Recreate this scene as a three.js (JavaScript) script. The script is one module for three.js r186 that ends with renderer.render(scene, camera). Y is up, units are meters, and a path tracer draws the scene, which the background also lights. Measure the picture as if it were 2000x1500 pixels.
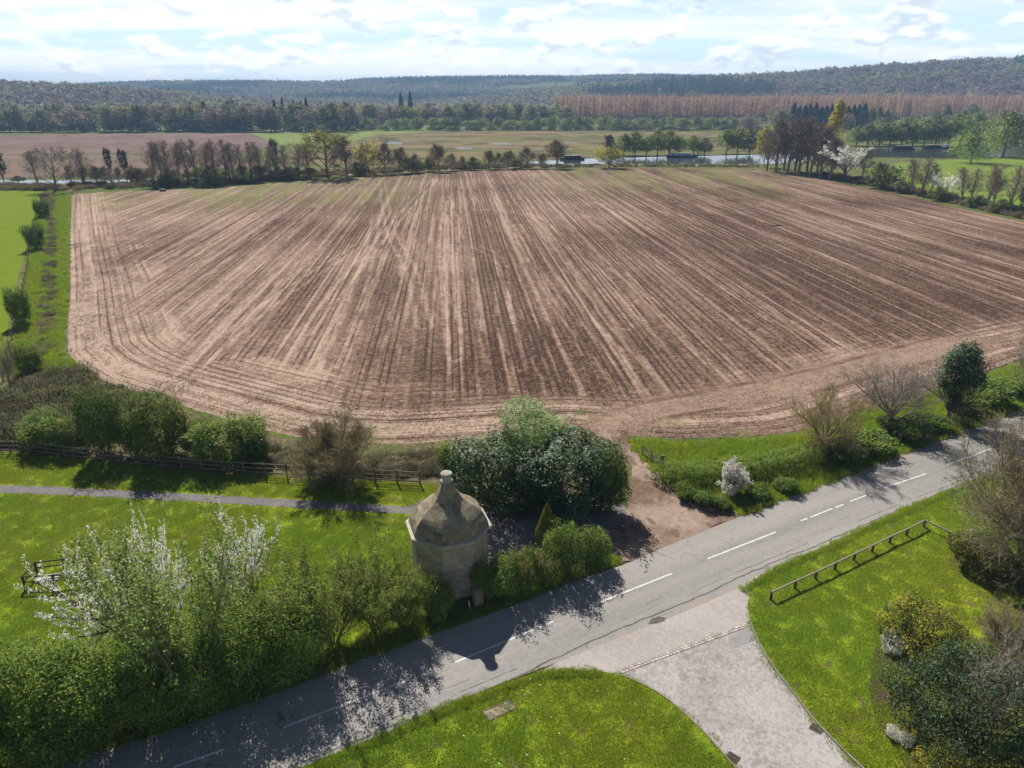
import * as THREE from 'three';

// ------------------------------------------------------------------ camera, sky, sun, exposure
const scene = new THREE.Scene();
const EYE = 28, FOCAL = 1387, PITCH = Math.atan(560 / FOCAL);        // a drone 28 m up, tilted down 22 degrees
const camera = new THREE.PerspectiveCamera(2 * Math.atan(750 / FOCAL) * 180 / Math.PI, 4 / 3, 0.5, 12000);
camera.position.set(0, EYE, 0);
camera.rotation.set(-PITCH, 0, 0);
camera.updateMatrixWorld();
const renderer = new THREE.WebGLRenderer({ antialias: true });
renderer.toneMapping = THREE.LinearToneMapping;
renderer.toneMappingExposure = 1.5;
renderer.shadowMap.enabled = true;
const SUN = new THREE.Vector3(-0.37, 1, -0.985).normalize();         // shadows run towards the camera and a little to the right
const sun = new THREE.DirectionalLight(new THREE.Color(1, 0.95, 0.87), 5);
sun.position.copy(SUN).multiplyScalar(400).add(new THREE.Vector3(0, 0, -120));
sun.target.position.set(0, 0, -120);
sun.castShadow = true;
sun.shadow.mapSize.set(4096, 4096);
Object.assign(sun.shadow.camera, { left: -220, right: 220, top: 260, bottom: -220, near: 1, far: 1200 });
scene.add(sun, sun.target);
scene.fog = new THREE.FogExp2(new THREE.Color(0.40, 0.64, 1.0), 0.00023);

// ------------------------------------------------------------------ random numbers and noise
function rngOf(seed) { let a = seed >>> 0; return () => { a = (a + 0x6D2B79F5) >>> 0; let t = a; t = Math.imul(t ^ (t >>> 15), t | 1); t ^= t + Math.imul(t ^ (t >>> 7), t | 61); return ((t ^ (t >>> 14)) >>> 0) / 4294967296; }; }
function hash2(x, y) { let h = Math.imul(x, 374761393) + Math.imul(y, 668265263) | 0; h = Math.imul(h ^ (h >>> 13), 1274126177); return ((h ^ (h >>> 16)) >>> 0) / 4294967296; }
function noise(x, y) {
  const xi = Math.floor(x), yi = Math.floor(y); let fx = x - xi, fy = y - yi; fx = fx * fx * (3 - 2 * fx); fy = fy * fy * (3 - 2 * fy);
  const a = hash2(xi, yi), b = hash2(xi + 1, yi), c = hash2(xi, yi + 1), d = hash2(xi + 1, yi + 1);
  return a + (b - a) * fx + (c - a) * fy + (a - b - c + d) * fx * fy;
}
function fbm(x, y, n = 4) { let s = 0, a = 0.5, t = 0; for (let i = 0; i < n; i++) { s += a * noise(x, y); t += a; a *= 0.5; const nx = x * 1.62 + y * 1.18 + 17.3; y = y * 1.62 - x * 1.18 + 9.1; x = nx; } return s / t; }
const clamp = (x, a = 0, b = 1) => x < a ? a : x > b ? b : x;
const smooth = (a, b, x) => { x = clamp((x - a) / (b - a)); return x * x * (3 - 2 * x); };
const lerp = (a, b, t) => a + (b - a) * t;
const mix3 = (a, b, t) => [a[0] + (b[0] - a[0]) * t, a[1] + (b[1] - a[1]) * t, a[2] + (b[2] - a[2]) * t];

// ------------------------------------------------------------------ sky: hazy spring sky with broken cloud all round
{
  const W = 4096, H = 2048, data = new Float32Array(W * H * 4);
  for (let j = 0; j < H; j++) {
    const el = ((j + 0.5) / H - 0.5) * Math.PI, sy = Math.sin(el), cy = Math.cos(el);
    const e = Math.max(sy, 0), step = 0.0016 / Math.pow(e + 0.07, 2);          // how much cloud plane one row spans
    for (let i = 0; i < W; i++) {
      const o = (j * W + i) * 4, az = ((i + 0.5) / W - 0.5) * 2 * Math.PI;
      const dx = cy * Math.cos(az), dz = cy * Math.sin(az);
      if (el > 0.24 && ((i | j) & 1) && !(j === 0)) { const f = ((j & ~1) * W + (i & ~1)) * 4; if (data[f + 3]) { data[o] = data[f]; data[o + 1] = data[f + 1]; data[o + 2] = data[f + 2]; data[o + 3] = 1; continue; } }   // high up the sky is drawn coarser
      if (el < -0.01) { data[o] = 0.30; data[o + 1] = 0.34; data[o + 2] = 0.36; data[o + 3] = 1; continue; }
      const cs = dx * SUN.x + sy * SUN.y + dz * SUN.z, glow = Math.exp(-(1 - cs) * 3.6);
      const hz = 1 / (1 + Math.pow(e / 0.175, 3.6));
      const slant = Math.exp(-e * 3.2);                                       // low down one looks through more air and more cloud
      let c = mix3([0.024, 0.050, 0.115], [0.55, 0.72, 0.84], hz);
      c = [c[0] + glow * 0.05, c[1] + glow * 0.05, c[2] + glow * 0.045];
      const k = 1.5 / (e + 0.07), px = dx * k, pz = dz * k;
      const oct = step > 0.5 ? 2 : step > 0.2 ? 3 : step > 0.08 ? 4 : 5;
      const veil = fbm(px * 0.35 + 31, pz * 0.8 + 7, Math.max(2, oct - 1));
      const kk = 10 / (e + 0.30), qx = dx * kk, qz = dz * kk, ku = 10 / (e + 0.309), dens = fbm(qx + 3.7, qz + 11.2, 5), up = fbm(dx * ku + 3.7, dz * ku + 11.2, 4);
      const lit = (0.08 + 0.90 * hz) * (0.78 + 0.45 * glow);
      let a = smooth(0.34, 0.64, veil + 0.16 * (glow - 0.25)) * (0.04 + 0.90 * slant);
      c = mix3(c, [lit, lit * 1.0, lit * 1.0], a);
      const cov = smooth(0.45, 0.62, dens);
      const under = smooth(0.48, 0.64, dens) * smooth(-0.08, 0.07, up - dens + 0.03);
      const cc = mix3([lit * 1.12, lit * 1.12, lit * 1.12], [lit * 0.58, lit * 0.67, lit * 0.75], under);
      c = mix3(c, cc, cov * (0.14 + 0.76 * slant));
      const haze = Math.exp(-e * 26);
      c = mix3(c, [0.84 + glow * 0.3, 0.90 + glow * 0.27, 0.93 + glow * 0.24], haze * 0.62);
      data[o] = c[0]; data[o + 1] = c[1]; data[o + 2] = c[2]; data[o + 3] = 1;
    }
  }
  const t = new THREE.DataTexture(data, W, H, THREE.RGBAFormat, THREE.FloatType);
  t.mapping = THREE.EquirectangularReflectionMapping; t.magFilter = t.minFilter = THREE.LinearFilter; t.colorSpace = THREE.LinearSRGBColorSpace; t.needsUpdate = true;
  scene.background = t; scene.environment = t;
}

// ------------------------------------------------------------------ survey helpers: points of the land as read off the photograph
const SP = Math.sin(PITCH), CP = Math.cos(PITCH);
function G(px, py, h = 0) { const v = (py - 750) / FOCAL, t = (EYE - h) / (SP + v * CP); return [(px - 1000) / FOCAL * t, -(CP - v * SP) * t]; }
function heightAt(z, py, base = 0) { // height of something standing at depth z whose top is seen on row py
  const v = (py - 750) / FOCAL, t = -z / (CP - v * SP); return EYE - t * (SP + v * CP) - base;
}
const poly = (...p) => p.map(([x, y]) => G(x, y));
function spline(pts, n, closed = false) { const c = new THREE.CatmullRomCurve3(pts.map(([x, z]) => new THREE.Vector3(x, 0, z)), closed, 'centripetal'); return c.getSpacedPoints(n).map((p) => [p.x, p.z]); }
function inPoly(x, z, P) { let c = false; for (let i = 0, j = P.length - 1; i < P.length; j = i++) { const [xi, zi] = P[i], [xj, zj] = P[j]; if ((zi > z) !== (zj > z) && x < (xj - xi) * (z - zi) / (zj - zi) + xi) c = !c; } return c; }
function nearLine(x, z, P, closed) { // distance, distance along, side
  let best = 1e9, along = 0, bs = 0, acc = 0; const n = P.length;
  for (let i = 0; i < n - (closed ? 0 : 1); i++) {
    const [ax, az] = P[i], [bx, bz] = P[(i + 1) % n], ex = bx - ax, ez = bz - az, l2 = ex * ex + ez * ez, t = clamp(((x - ax) * ex + (z - az) * ez) / l2);
    const qx = x - ax - ex * t, qz = z - az - ez * t, d = qx * qx + qz * qz, l = Math.sqrt(l2);
    if (d < best) { best = d; along = acc + t * l; bs = Math.sign(ex * qz - ez * qx) || 1; }
    acc += l;
  }
  return [Math.sqrt(best), along, bs];
}

function surveyed(fn, [x0, z0, x1, z1], step) { // a slow function of place, worked out on a coarse grid and blended in between
  const nx = Math.ceil((x1 - x0) / step) + 1, nz = Math.ceil((z1 - z0) / step) + 1, first = fn(x0, z0), m = first.length, v = new Float32Array(nx * nz * m);
  for (let j = 0; j < nz; j++) for (let i = 0; i < nx; i++) v.set(fn(x0 + i * step, z0 + j * step), (j * nx + i) * m);
  const out = new Float32Array(m);
  return (x, z) => { const a = clamp((x - x0) / step, 0, nx - 1.001), b = clamp((z - z0) / step, 0, nz - 1.001), i = Math.floor(a), j = Math.floor(b), fa = a - i, fb = b - j, o = (j * nx + i) * m, q = o + nx * m; for (let k = 0; k < m; k++) out[k] = lerp(lerp(v[o + k], v[o + m + k], fa), lerp(v[q + k], v[q + m + k], fa), fb); return out; };
}

// ------------------------------------------------------------------ naming
const taken = new Map();
function numbered(name) { const n = taken.get(name) ?? 0; taken.set(name, n + 1); return n ? `${name}_${String(n).padStart(3, '0')}` : name; }
function thing(name, label, category, x = 0, z = 0, turn = 0, group = null, y = 0) {
  const o = new THREE.Group(); o.name = numbered(name); o.position.set(x, y, z); o.rotation.y = turn; o.userData = { label, category };
  if (group) o.userData.group = group; scene.add(o); return o;
}
function part(parent, name, geometry, material) { const m = new THREE.Mesh(geometry, material); m.name = name; parent.add(m); return m; }
function struct(name, label, category, geometry, material) { const m = new THREE.Mesh(geometry, material); m.name = numbered(name); m.userData = { label, category, kind: 'structure' }; scene.add(m); return m; }
function stuff(name, label, category, o) { o.name = numbered(name); o.userData = { label, category, kind: 'stuff' }; scene.add(o); return o; }

// ------------------------------------------------------------------ textures
const toS = (c) => 255 * (c <= 0.0031308 ? 12.92 * c : 1.055 * Math.pow(Math.max(c, 0), 1 / 2.4) - 0.055);
function colourMap(w, h, fn) { // fn(u, v) -> linear colour
  const d = new Uint8Array(w * h * 4);
  for (let j = 0, o = 0; j < h; j++) for (let i = 0; i < w; i++, o += 4) { const c = fn((i + 0.5) / w, (j + 0.5) / h); d[o] = clamp(toS(c[0]), 0, 255); d[o + 1] = clamp(toS(c[1]), 0, 255); d[o + 2] = clamp(toS(c[2]), 0, 255); d[o + 3] = 255; }
  const t = new THREE.DataTexture(d, w, h); t.colorSpace = THREE.SRGBColorSpace; t.magFilter = t.minFilter = THREE.LinearFilter; t.wrapS = t.wrapT = THREE.RepeatWrapping; t.needsUpdate = true; return t;
}
function greyMap(w, h, fn) {
  const d = new Uint8Array(w * h * 4);
  for (let j = 0, o = 0; j < h; j++) for (let i = 0; i < w; i++, o += 4) { d[o] = d[o + 1] = d[o + 2] = clamp(255 * fn((i + 0.5) / w, (j + 0.5) / h), 0, 255); d[o + 3] = 255; }
  const t = new THREE.DataTexture(d, w, h); t.magFilter = t.minFilter = THREE.LinearFilter; t.wrapS = t.wrapT = THREE.RepeatWrapping; t.needsUpdate = true; return t;
}
function tileNoise(u, v, cells, n) { // noise that repeats over the unit square
  let s = 0, a = 0.5, t = 0;
  for (let k = 0; k < n; k++) {
    const c = cells << k, x = u * c, y = v * c, xi = Math.floor(x), yi = Math.floor(y); let fx = x - xi, fy = y - yi; fx = fx * fx * (3 - 2 * fx); fy = fy * fy * (3 - 2 * fy);
    const h = (p, q) => hash2((p % c) + k * 131, (q % c) + k * 57);
    s += a * lerp(lerp(h(xi, yi), h(xi + 1, yi), fx), lerp(h(xi, yi + 1), h(xi + 1, yi + 1), fx), fy); t += a; a *= 0.6;
  }
  return s / t;
}
const grain = greyMap(512, 512, (u, v) => tileNoise(u, v, 32, 4));
function repeated(tex, r) { const t = tex.clone(); t.repeat.set(r, r); t.needsUpdate = true; return t; }
const std = (o) => new THREE.MeshPhysicalMaterial({ roughness: 0.95, specularIntensity: 0.06, ...o });
const lin = (r, g, b) => new THREE.Color().setRGB(r, g, b);

// ------------------------------------------------------------------ flat sheets
function jag(P, step, amp, freq, seed = 0) { // outline resampled and made uneven
  const out = [];
  for (let i = 0; i < P.length; i++) {
    const [ax, az] = P[i], [bx, bz] = P[(i + 1) % P.length], l = Math.hypot(bx - ax, bz - az), n = Math.max(1, Math.round(l / step));
    for (let k = 0; k < n; k++) { const x = lerp(ax, bx, k / n), z = lerp(az, bz, k / n), d = amp * (fbm(x * freq + seed, z * freq, 3) - 0.5) * 2, e = amp * (fbm(x * freq + 40, z * freq + seed + 9, 3) - 0.5) * 2; out.push([x + d, z + e]); }
  }
  return out;
}
function sheet(P, y, box) { // flat polygon; uv in metres, or 0..1 over box [x0, z0, x1, z1]
  const g = new THREE.ShapeGeometry(new THREE.Shape(P.map(([x, z]) => new THREE.Vector2(x, -z)))); g.rotateX(-Math.PI / 2); g.translate(0, y, 0);
  const p = g.attributes.position, uv = g.attributes.uv;
  for (let i = 0; i < p.count; i++) { const x = p.getX(i), z = p.getZ(i); box ? uv.setXY(i, (x - box[0]) / (box[2] - box[0]), (z - box[1]) / (box[3] - box[1])) : uv.setXY(i, x, z); }
  return g;
}

// ------------------------------------------------------------------ growing things: wood and leaves
class Soup { // triangles with normals and colours
  constructor() { this.p = []; this.n = []; this.c = []; this.i = []; }
  v(x, y, z, nx, ny, nz, c) { this.p.push(x, y, z); this.n.push(nx, ny, nz); this.c.push(c[0], c[1], c[2]); return this.p.length / 3 - 1; }
  geo() {
    const g = new THREE.BufferGeometry();
    g.setAttribute('position', new THREE.Float32BufferAttribute(this.p, 3)); g.setAttribute('normal', new THREE.Float32BufferAttribute(this.n, 3)); g.setAttribute('color', new THREE.Float32BufferAttribute(this.c, 3)); g.setIndex(this.i); return g;
  }
  tube(pts, radii, sides, c) {
    let t0 = new THREE.Vector3(), a = new THREE.Vector3(), b = new THREE.Vector3(), first = -1;
    for (let k = 0; k < pts.length; k++) {
      t0.subVectors(pts[Math.min(k + 1, pts.length - 1)], pts[Math.max(k - 1, 0)]).normalize();
      a.set(Math.abs(t0.y) > 0.9 ? 1 : 0, Math.abs(t0.y) > 0.9 ? 0 : 1, 0).cross(t0).normalize(); b.crossVectors(t0, a);
      const base = this.p.length / 3; if (first < 0) first = base;
      for (let s = 0; s < sides; s++) { const w = s / sides * 2 * Math.PI, cx = Math.cos(w), sx = Math.sin(w), nx = a.x * cx + b.x * sx, ny = a.y * cx + b.y * sx, nz = a.z * cx + b.z * sx, r = radii[k]; this.v(pts[k].x + nx * r, pts[k].y + ny * r, pts[k].z + nz * r, nx, ny, nz, c); }
      if (k) for (let s = 0; s < sides; s++) { const s2 = (s + 1) % sides, q = base - sides; this.i.push(q + s, q + s2, base + s, q + s2, base + s2, base + s); }
    }
  }
  leaf(x, y, z, nx, ny, nz, len, wid, rng, c) { // a pointed leaf lying across the normal n
    let ax = rng() - 0.5, ay = rng() - 0.5, az = rng() - 0.5; const d = ax * nx + ay * ny + az * nz; ax -= d * nx; ay -= d * ny; az -= d * nz; let l = Math.hypot(ax, ay, az) || 1; ax /= l; ay /= l; az /= l;
    const bx = ny * az - nz * ay, by = nz * ax - nx * az, bz = nx * ay - ny * ax;
    const i0 = this.v(x - ax * len, y - ay * len, z - az * len, nx, ny, nz, c), i1 = this.v(x + bx * wid, y + by * wid, z + bz * wid, nx, ny, nz, c), i2 = this.v(x + ax * len, y + ay * len, z + az * len, nx, ny, nz, c), i3 = this.v(x - bx * wid, y - by * wid, z - bz * wid, nx, ny, nz, c);
    this.i.push(i0, i2, i1, i0, i3, i2);
  }
}
function twigsOnTips(soup, tips, { seed, per, len, wid, c, bend = 0.55 }) { // fine twigs carrying on the way each tip grows
  const rng = rngOf(seed);
  for (const t of tips) for (let k = 0; k < per; k++) {
    const o = unit(rng), d = [t[3] + o[0] * bend, t[4] + o[1] * bend + 0.1, t[5] + o[2] * bend]; let l = Math.hypot(...d); d[0] /= l; d[1] /= l; d[2] /= l;
    const q = unit(rng); let b = [d[1] * q[2] - d[2] * q[1], d[2] * q[0] - d[0] * q[2], d[0] * q[1] - d[1] * q[0]]; l = Math.hypot(...b) || 1; b = b.map((x) => x / l);
    const n = [b[1] * d[2] - b[2] * d[1], b[2] * d[0] - b[0] * d[2], b[0] * d[1] - b[1] * d[0]], L = len * (0.6 + 0.8 * rng()), col = tint([c], rng, 0.2), i = soup.v(t[0] - b[0] * wid, t[1] - b[1] * wid, t[2] - b[2] * wid, ...n, col);
    soup.v(t[0] + b[0] * wid, t[1] + b[1] * wid, t[2] + b[2] * wid, ...n, col); soup.v(t[0] + d[0] * L, t[1] + d[1] * L, t[2] + d[2] * L, ...n, col); soup.i.push(i, i + 1, i + 2);
  }
}
function unit(rng) { const z = rng() * 2 - 1, a = rng() * 2 * Math.PI, r = Math.sqrt(1 - z * z); return [r * Math.cos(a), z, r * Math.sin(a)]; }
function tint(pal, rng, v = 0.22) { const c = pal[Math.floor(rng() * pal.length)], k = 1 + (rng() - 0.5) * 2 * v, w = 1 + (rng() - 0.5) * v * 0.6; return [c[0] * k * w, c[1] * k, c[2] * k]; }

// trunk and branches. levels: [{n, t0, ang, angv, len, rad, segs, wob, up}], the first is the stem itself
function growWood({ seed, height, radius, levels, sides = 6, colour = [0.16, 0.13, 0.10], thick = 2, stems = 1, spread = 0.3, base = 0 }) {
  const rng = rngOf(seed), wood = new Soup(), twig = new Soup(), tips = [];
  const axis = new THREE.Vector3(), perp = new THREE.Vector3();
  const grow = (pos, dir, len, rad, lv) => {
    const L = levels[lv], pts = [pos.clone()], radii = [rad], dirs = [dir.clone()], segs = L.segs ?? 3, end = L.end ?? 0.35;
    let p = pos.clone(), d = dir.clone();
    for (let k = 1; k <= segs; k++) {
      d.x += (rng() - 0.5) * (L.wob ?? 0.3); d.y += (rng() - 0.5) * (L.wob ?? 0.3) + (L.up ?? 0.05); d.z += (rng() - 0.5) * (L.wob ?? 0.3); d.normalize();
      p = p.clone().addScaledVector(d, len / segs); pts.push(p); radii.push(rad * lerp(1, end, k / segs)); dirs.push(d.clone());
    }
    const s = lv <= thick ? wood : twig;
    s.tube(pts, radii, lv === 0 ? sides : lv === 1 ? Math.max(4, sides - 2) : 3, tint([colour], rng, 0.12));
    if (lv + 1 >= levels.length) { for (let k = 1; k <= segs; k++) tips.push([pts[k].x, pts[k].y, pts[k].z, dirs[k].x, dirs[k].y, dirs[k].z]); return; }
    const C = levels[lv + 1], n = Math.max(1, Math.round(C.n * (0.75 + 0.5 * rng()))); let az = rng() * 6.28;
    for (let k = 0; k < n; k++) {
      const t = C.t0 + (1 - C.t0) * ((k + rng() * 0.9) / n), f = clamp(t * segs, 0, segs - 1e-4), q = Math.floor(f), at = pts[q].clone().lerp(pts[q + 1], f - q), dd = dirs[Math.min(q + 1, segs)];
      az += 2.4 + (rng() - 0.5) * 0.8; perp.set(Math.abs(dd.y) > 0.9 ? 1 : 0, Math.abs(dd.y) > 0.9 ? 0 : 1, 0).cross(dd).normalize(); perp.applyAxisAngle(dd, az);
      const ang = C.ang + (rng() - 0.5) * 2 * (C.angv ?? 0.2), nd = dd.clone().multiplyScalar(Math.cos(ang)).addScaledVector(perp, Math.sin(ang)).normalize();
      const shape = C.shape ? C.shape(t) : 1 - 0.35 * t;
      grow(at, nd, len * C.len * shape * (0.8 + 0.4 * rng()), Math.max(lerp(rad, rad * end, t) * C.rad, C.min ?? 0.004), lv + 1);
    }
  };
  for (let k = 0; k < stems; k++) {
    const a = k / stems * 6.28 + rng(), o = stems > 1 ? spread : 0, dir = new THREE.Vector3(Math.cos(a) * o + (rng() - 0.5) * 0.1, 1, Math.sin(a) * o + (rng() - 0.5) * 0.1).normalize();
    grow(new THREE.Vector3(stems > 1 ? Math.cos(a) * radius * 1.5 : 0, base - 0.15, stems > 1 ? Math.sin(a) * radius * 1.5 : 0), dir, height * levels[0].len * (stems > 1 ? 0.85 + 0.3 * rng() : 1), radius, 0);
  }
  return { wood, twig, tips };
}
function leavesOnTips(soup, tips, { seed, per, spread, len, wid, pal, up = 0.9, chance = 1, v = 0.22 }) {
  const rng = rngOf(seed);
  for (const t of tips) {
    if (rng() > chance) continue;
    for (let k = 0; k < per; k++) {
      const o = unit(rng), n = unit(rng), r = spread * Math.cbrt(rng()); n[1] += up; const l = Math.hypot(...n), s = 0.7 + 0.6 * rng();
      soup.leaf(t[0] + o[0] * r, t[1] + o[1] * r, t[2] + o[2] * r, n[0] / l, n[1] / l, n[2] / l, len * s, wid * s, rng, tint(pal, rng, v));
    }
  }
}
// leaves spread through the outer shell of a lumpy crown made of several lobes [x, y, z, rx, ry, rz]
function leavesOnLobes(soup, lobes, { seed, count, len, wid, pal, depth = 0.35, lump = 0.22, freq = 2.2, facing = 0.55, v = 0.22, floor = 0.02, sprig = 0 }) {
  const rng = rngOf(seed), area = lobes.map((b) => Math.pow(b[3] * b[4] + b[4] * b[5] + b[3] * b[5], 1)), total = area.reduce((a, b) => a + b, 0);
  lobes.forEach((b, bi) => {
    const n = Math.round(count * area[bi] / total), so = hash2(seed, bi) * 50;
    for (let k = 0; k < n; k++) {
      const d = unit(rng); let r = 1 + lump * 2 * (fbm(d[0] * freq + so + d[1] * 1.3, d[2] * freq + d[1] * 1.7 * freq + so, 3) - 0.5) + lump * 1.3 * (noise(d[0] * freq * 3.3 + so + d[1] * 5, d[2] * freq * 3.3 + d[1] * 5.7) - 0.5);
      r *= 1 - depth * rng() * rng(); if (sprig && rng() < 0.10) r *= 1 + sprig * rng();
      const x = b[0] + d[0] * r * b[3], y = b[1] + d[1] * r * b[4], z = b[2] + d[2] * r * b[5]; if (y < floor) continue;
      let deep = false; for (let q = 0; q < lobes.length && !deep; q++) if (q !== bi) { const e = lobes[q]; deep = ((x - e[0]) / e[3]) ** 2 + ((y - e[1]) / e[4]) ** 2 + ((z - e[2]) / e[5]) ** 2 < 0.42; }
      if (deep) continue;
      const u = unit(rng), nx = d[0] * facing + u[0] * (1 - facing), ny = d[1] * facing + u[1] * (1 - facing) + 0.5, nz = d[2] * facing + u[2] * (1 - facing), l = Math.hypot(nx, ny, nz) || 1, s = 0.65 + 0.7 * rng();
      const pick = pal[Math.min(pal.length - 1, Math.floor(clamp(fbm((x + z * 0.4) * 1.1 / len * 0.07 + so, (y + z * 0.7) * 1.1 / len * 0.07 + so, 2) * 1.7 - 0.35 + (rng() - 0.5) * 0.5) * pal.length))];   // sprays of leaves share a tone
      soup.leaf(x, y, z, nx / l, ny / l, nz / l, len * s, wid * s, rng, tint([pick], rng, v));
    }
  });
}
function lobesIn(seed, n, w, h, d, { lift = 0.5, size = 0.5, sizev = 0.18 } = {}) { // n lobes inside a w x h x d envelope standing on the ground
  const rng = rngOf(seed), out = [[0, h * lift, 0, w * 0.40, h * 0.44, d * 0.40]];
  for (let k = 0; k < n; k++) { const a = k / n * 6.28 + rng(), e = rng(), s = size + (rng() - 0.5) * 2 * sizev, rr = 0.5 - 0.32 * s; out.push([Math.cos(a) * w * rr * (0.6 + 0.5 * rng()), h * (0.22 + 0.56 * e), Math.sin(a) * d * rr * (0.6 + 0.5 * rng()), w * 0.36 * s * 1.2, h * 0.34 * s * 1.2, d * 0.36 * s * 1.2]); }
  return out;
}
const bark = std({ vertexColors: true, roughness: 0.95 });
const leafMat = new THREE.MeshPhysicalMaterial({ vertexColors: true, roughness: 1, transmission: 0.30, thickness: 0, side: THREE.DoubleSide, specularIntensity: 0.3 });
const glossMat = new THREE.MeshPhysicalMaterial({ vertexColors: true, roughness: 0.5, side: THREE.DoubleSide, specularIntensity: 0.38 });
const petalMat = new THREE.MeshPhysicalMaterial({ vertexColors: true, roughness: 1, transmission: 0.45, thickness: 0, side: THREE.DoubleSide, specularIntensity: 0.2 });
const farLeaf = new THREE.MeshPhysicalMaterial({ vertexColors: true, roughness: 1, transmission: 0.45, thickness: 0, side: THREE.DoubleSide, specularIntensity: 0.2 });
// a kind of plant: parts [[name, geometry, material]], h and w its own height and width
function kind(h, w, ...parts) {
  const list = parts.map(([n, s, m]) => [n, s instanceof Soup ? s.geo() : s, m]).filter(([, g]) => g.attributes.position.count), b = new THREE.Box3();
  for (const [, g] of list) { g.computeBoundingBox(); b.union(g.boundingBox); }
  return { h: b.max.y, w: (b.max.x - b.min.x + b.max.z - b.min.z) / 2, parts: list };
}
function plant(k, name, label, category, x, z, { h, w, turn = 0, group = null, y = 0 } = {}) {
  const o = thing(name, label, category, x, z, turn, group, y), sy = (h ?? k.h) / k.h, sx = w ? w / k.w : sy;
  for (const [n, g, m] of k.parts) part(o, n, g, m);
  o.scale.set(sx, sy, sx); return o;
}
// stand a plant where the photograph shows it: foot at pixel (bx, by), top on row ty, pw pixels wide
function stand(k, name, label, category, bx, by, ty, pw, { turn, group = null, y = 0 } = {}) {
  const [x, z] = G(bx, by, y), h = heightAt(z, ty, y), dist = -z * CP + EYE * SP;
  return plant(k, name, label, category, x, z, { h, w: pw ? pw / FOCAL * dist : undefined, turn: turn ?? hash2(Math.round(bx * 7), Math.round(by * 13)) * 6.28, group, y });
}
const PAL = {
  hedge: [[0.105, 0.175, 0.022], [0.14, 0.215, 0.028], [0.08, 0.135, 0.02], [0.175, 0.23, 0.035]],
  fresh: [[0.19, 0.28, 0.04], [0.245, 0.33, 0.05], [0.14, 0.23, 0.032], [0.29, 0.33, 0.065]],
  pale: [[0.29, 0.37, 0.10], [0.26, 0.34, 0.085], [0.32, 0.40, 0.125], [0.23, 0.31, 0.075]],
  laurel: [[0.032, 0.072, 0.022], [0.044, 0.095, 0.028], [0.025, 0.055, 0.018], [0.07, 0.12, 0.028]],
  dark: [[0.026, 0.05, 0.022], [0.035, 0.062, 0.025], [0.02, 0.04, 0.02]],
  olive: [[0.27, 0.25, 0.065], [0.32, 0.295, 0.075], [0.21, 0.215, 0.055]],
  gold: [[0.40, 0.34, 0.03], [0.30, 0.285, 0.03], [0.47, 0.38, 0.05], [0.19, 0.22, 0.03]],
  petal: [[0.88, 0.86, 0.83], [0.84, 0.82, 0.77], [0.90, 0.88, 0.86], [0.74, 0.76, 0.60]],
  bramble: [[0.20, 0.19, 0.075], [0.155, 0.18, 0.06], [0.25, 0.20, 0.11], [0.12, 0.15, 0.055]],
  willow: [[0.29, 0.33, 0.10], [0.34, 0.38, 0.13], [0.24, 0.28, 0.085]],
  grey: [[0.23, 0.23, 0.12], [0.19, 0.20, 0.10], [0.27, 0.26, 0.15]],
};

// ------------------------------------------------------------------ the lie of the land
const far = (px, py, D, trees = 12) => [D * (px - 1000) / 1496, -D, 28 + D * (190 - py) / 1613 - trees];
const RIDGES = [
  { W: 1500, P: [far(-500, 178, 3000), far(0, 180, 3000), far(150, 174, 3000), far(370, 168, 3000), far(400, 159, 3000), far(560, 159, 3000), far(590, 163, 3000), far(720, 162, 3000), far(850, 151, 3200), far(1000, 149, 3200), far(1160, 151, 3200), far(1250, 147, 3000), far(1340, 149, 3000), far(1500, 155, 3000), far(1900, 150, 3000), far(2600, 150, 3000)] },
  { W: 800, P: [far(1180, 200, 1950), far(1280, 172, 1950), far(1350, 153, 1900), far(1440, 148, 1850), far(1560, 143, 1800), far(1700, 133, 1750), far(1800, 125, 1700), far(1900, 118, 1650), far(2000, 115, 1650), far(2300, 105, 1650), far(2900, 100, 1650)] },
  { W: 560, P: [far(-900, 140, 1200), far(-400, 152, 1200), far(-100, 158, 1200), far(0, 163, 1220), far(80, 168, 1300), far(150, 173, 1400), far(230, 184, 1500), far(330, 198, 1550)] },
];
function landHeight(x, z) {
  let best = 0;
  if (z > -750) return 0;
  for (const { W, P } of RIDGES) for (let i = 0; i + 1 < P.length; i++) {
    const [ax, az, ah] = P[i], [bx, bz, bh] = P[i + 1], ex = bx - ax, ez = bz - az, t = clamp(((x - ax) * ex + (z - az) * ez) / (ex * ex + ez * ez)), d = Math.hypot(x - ax - ex * t, z - az - ez * t);
    if (d < W) best = Math.max(best, Math.max(0, lerp(ah, bh, t)) * (1 - smooth(0, W, d)));
  }
  return best;
}
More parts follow.
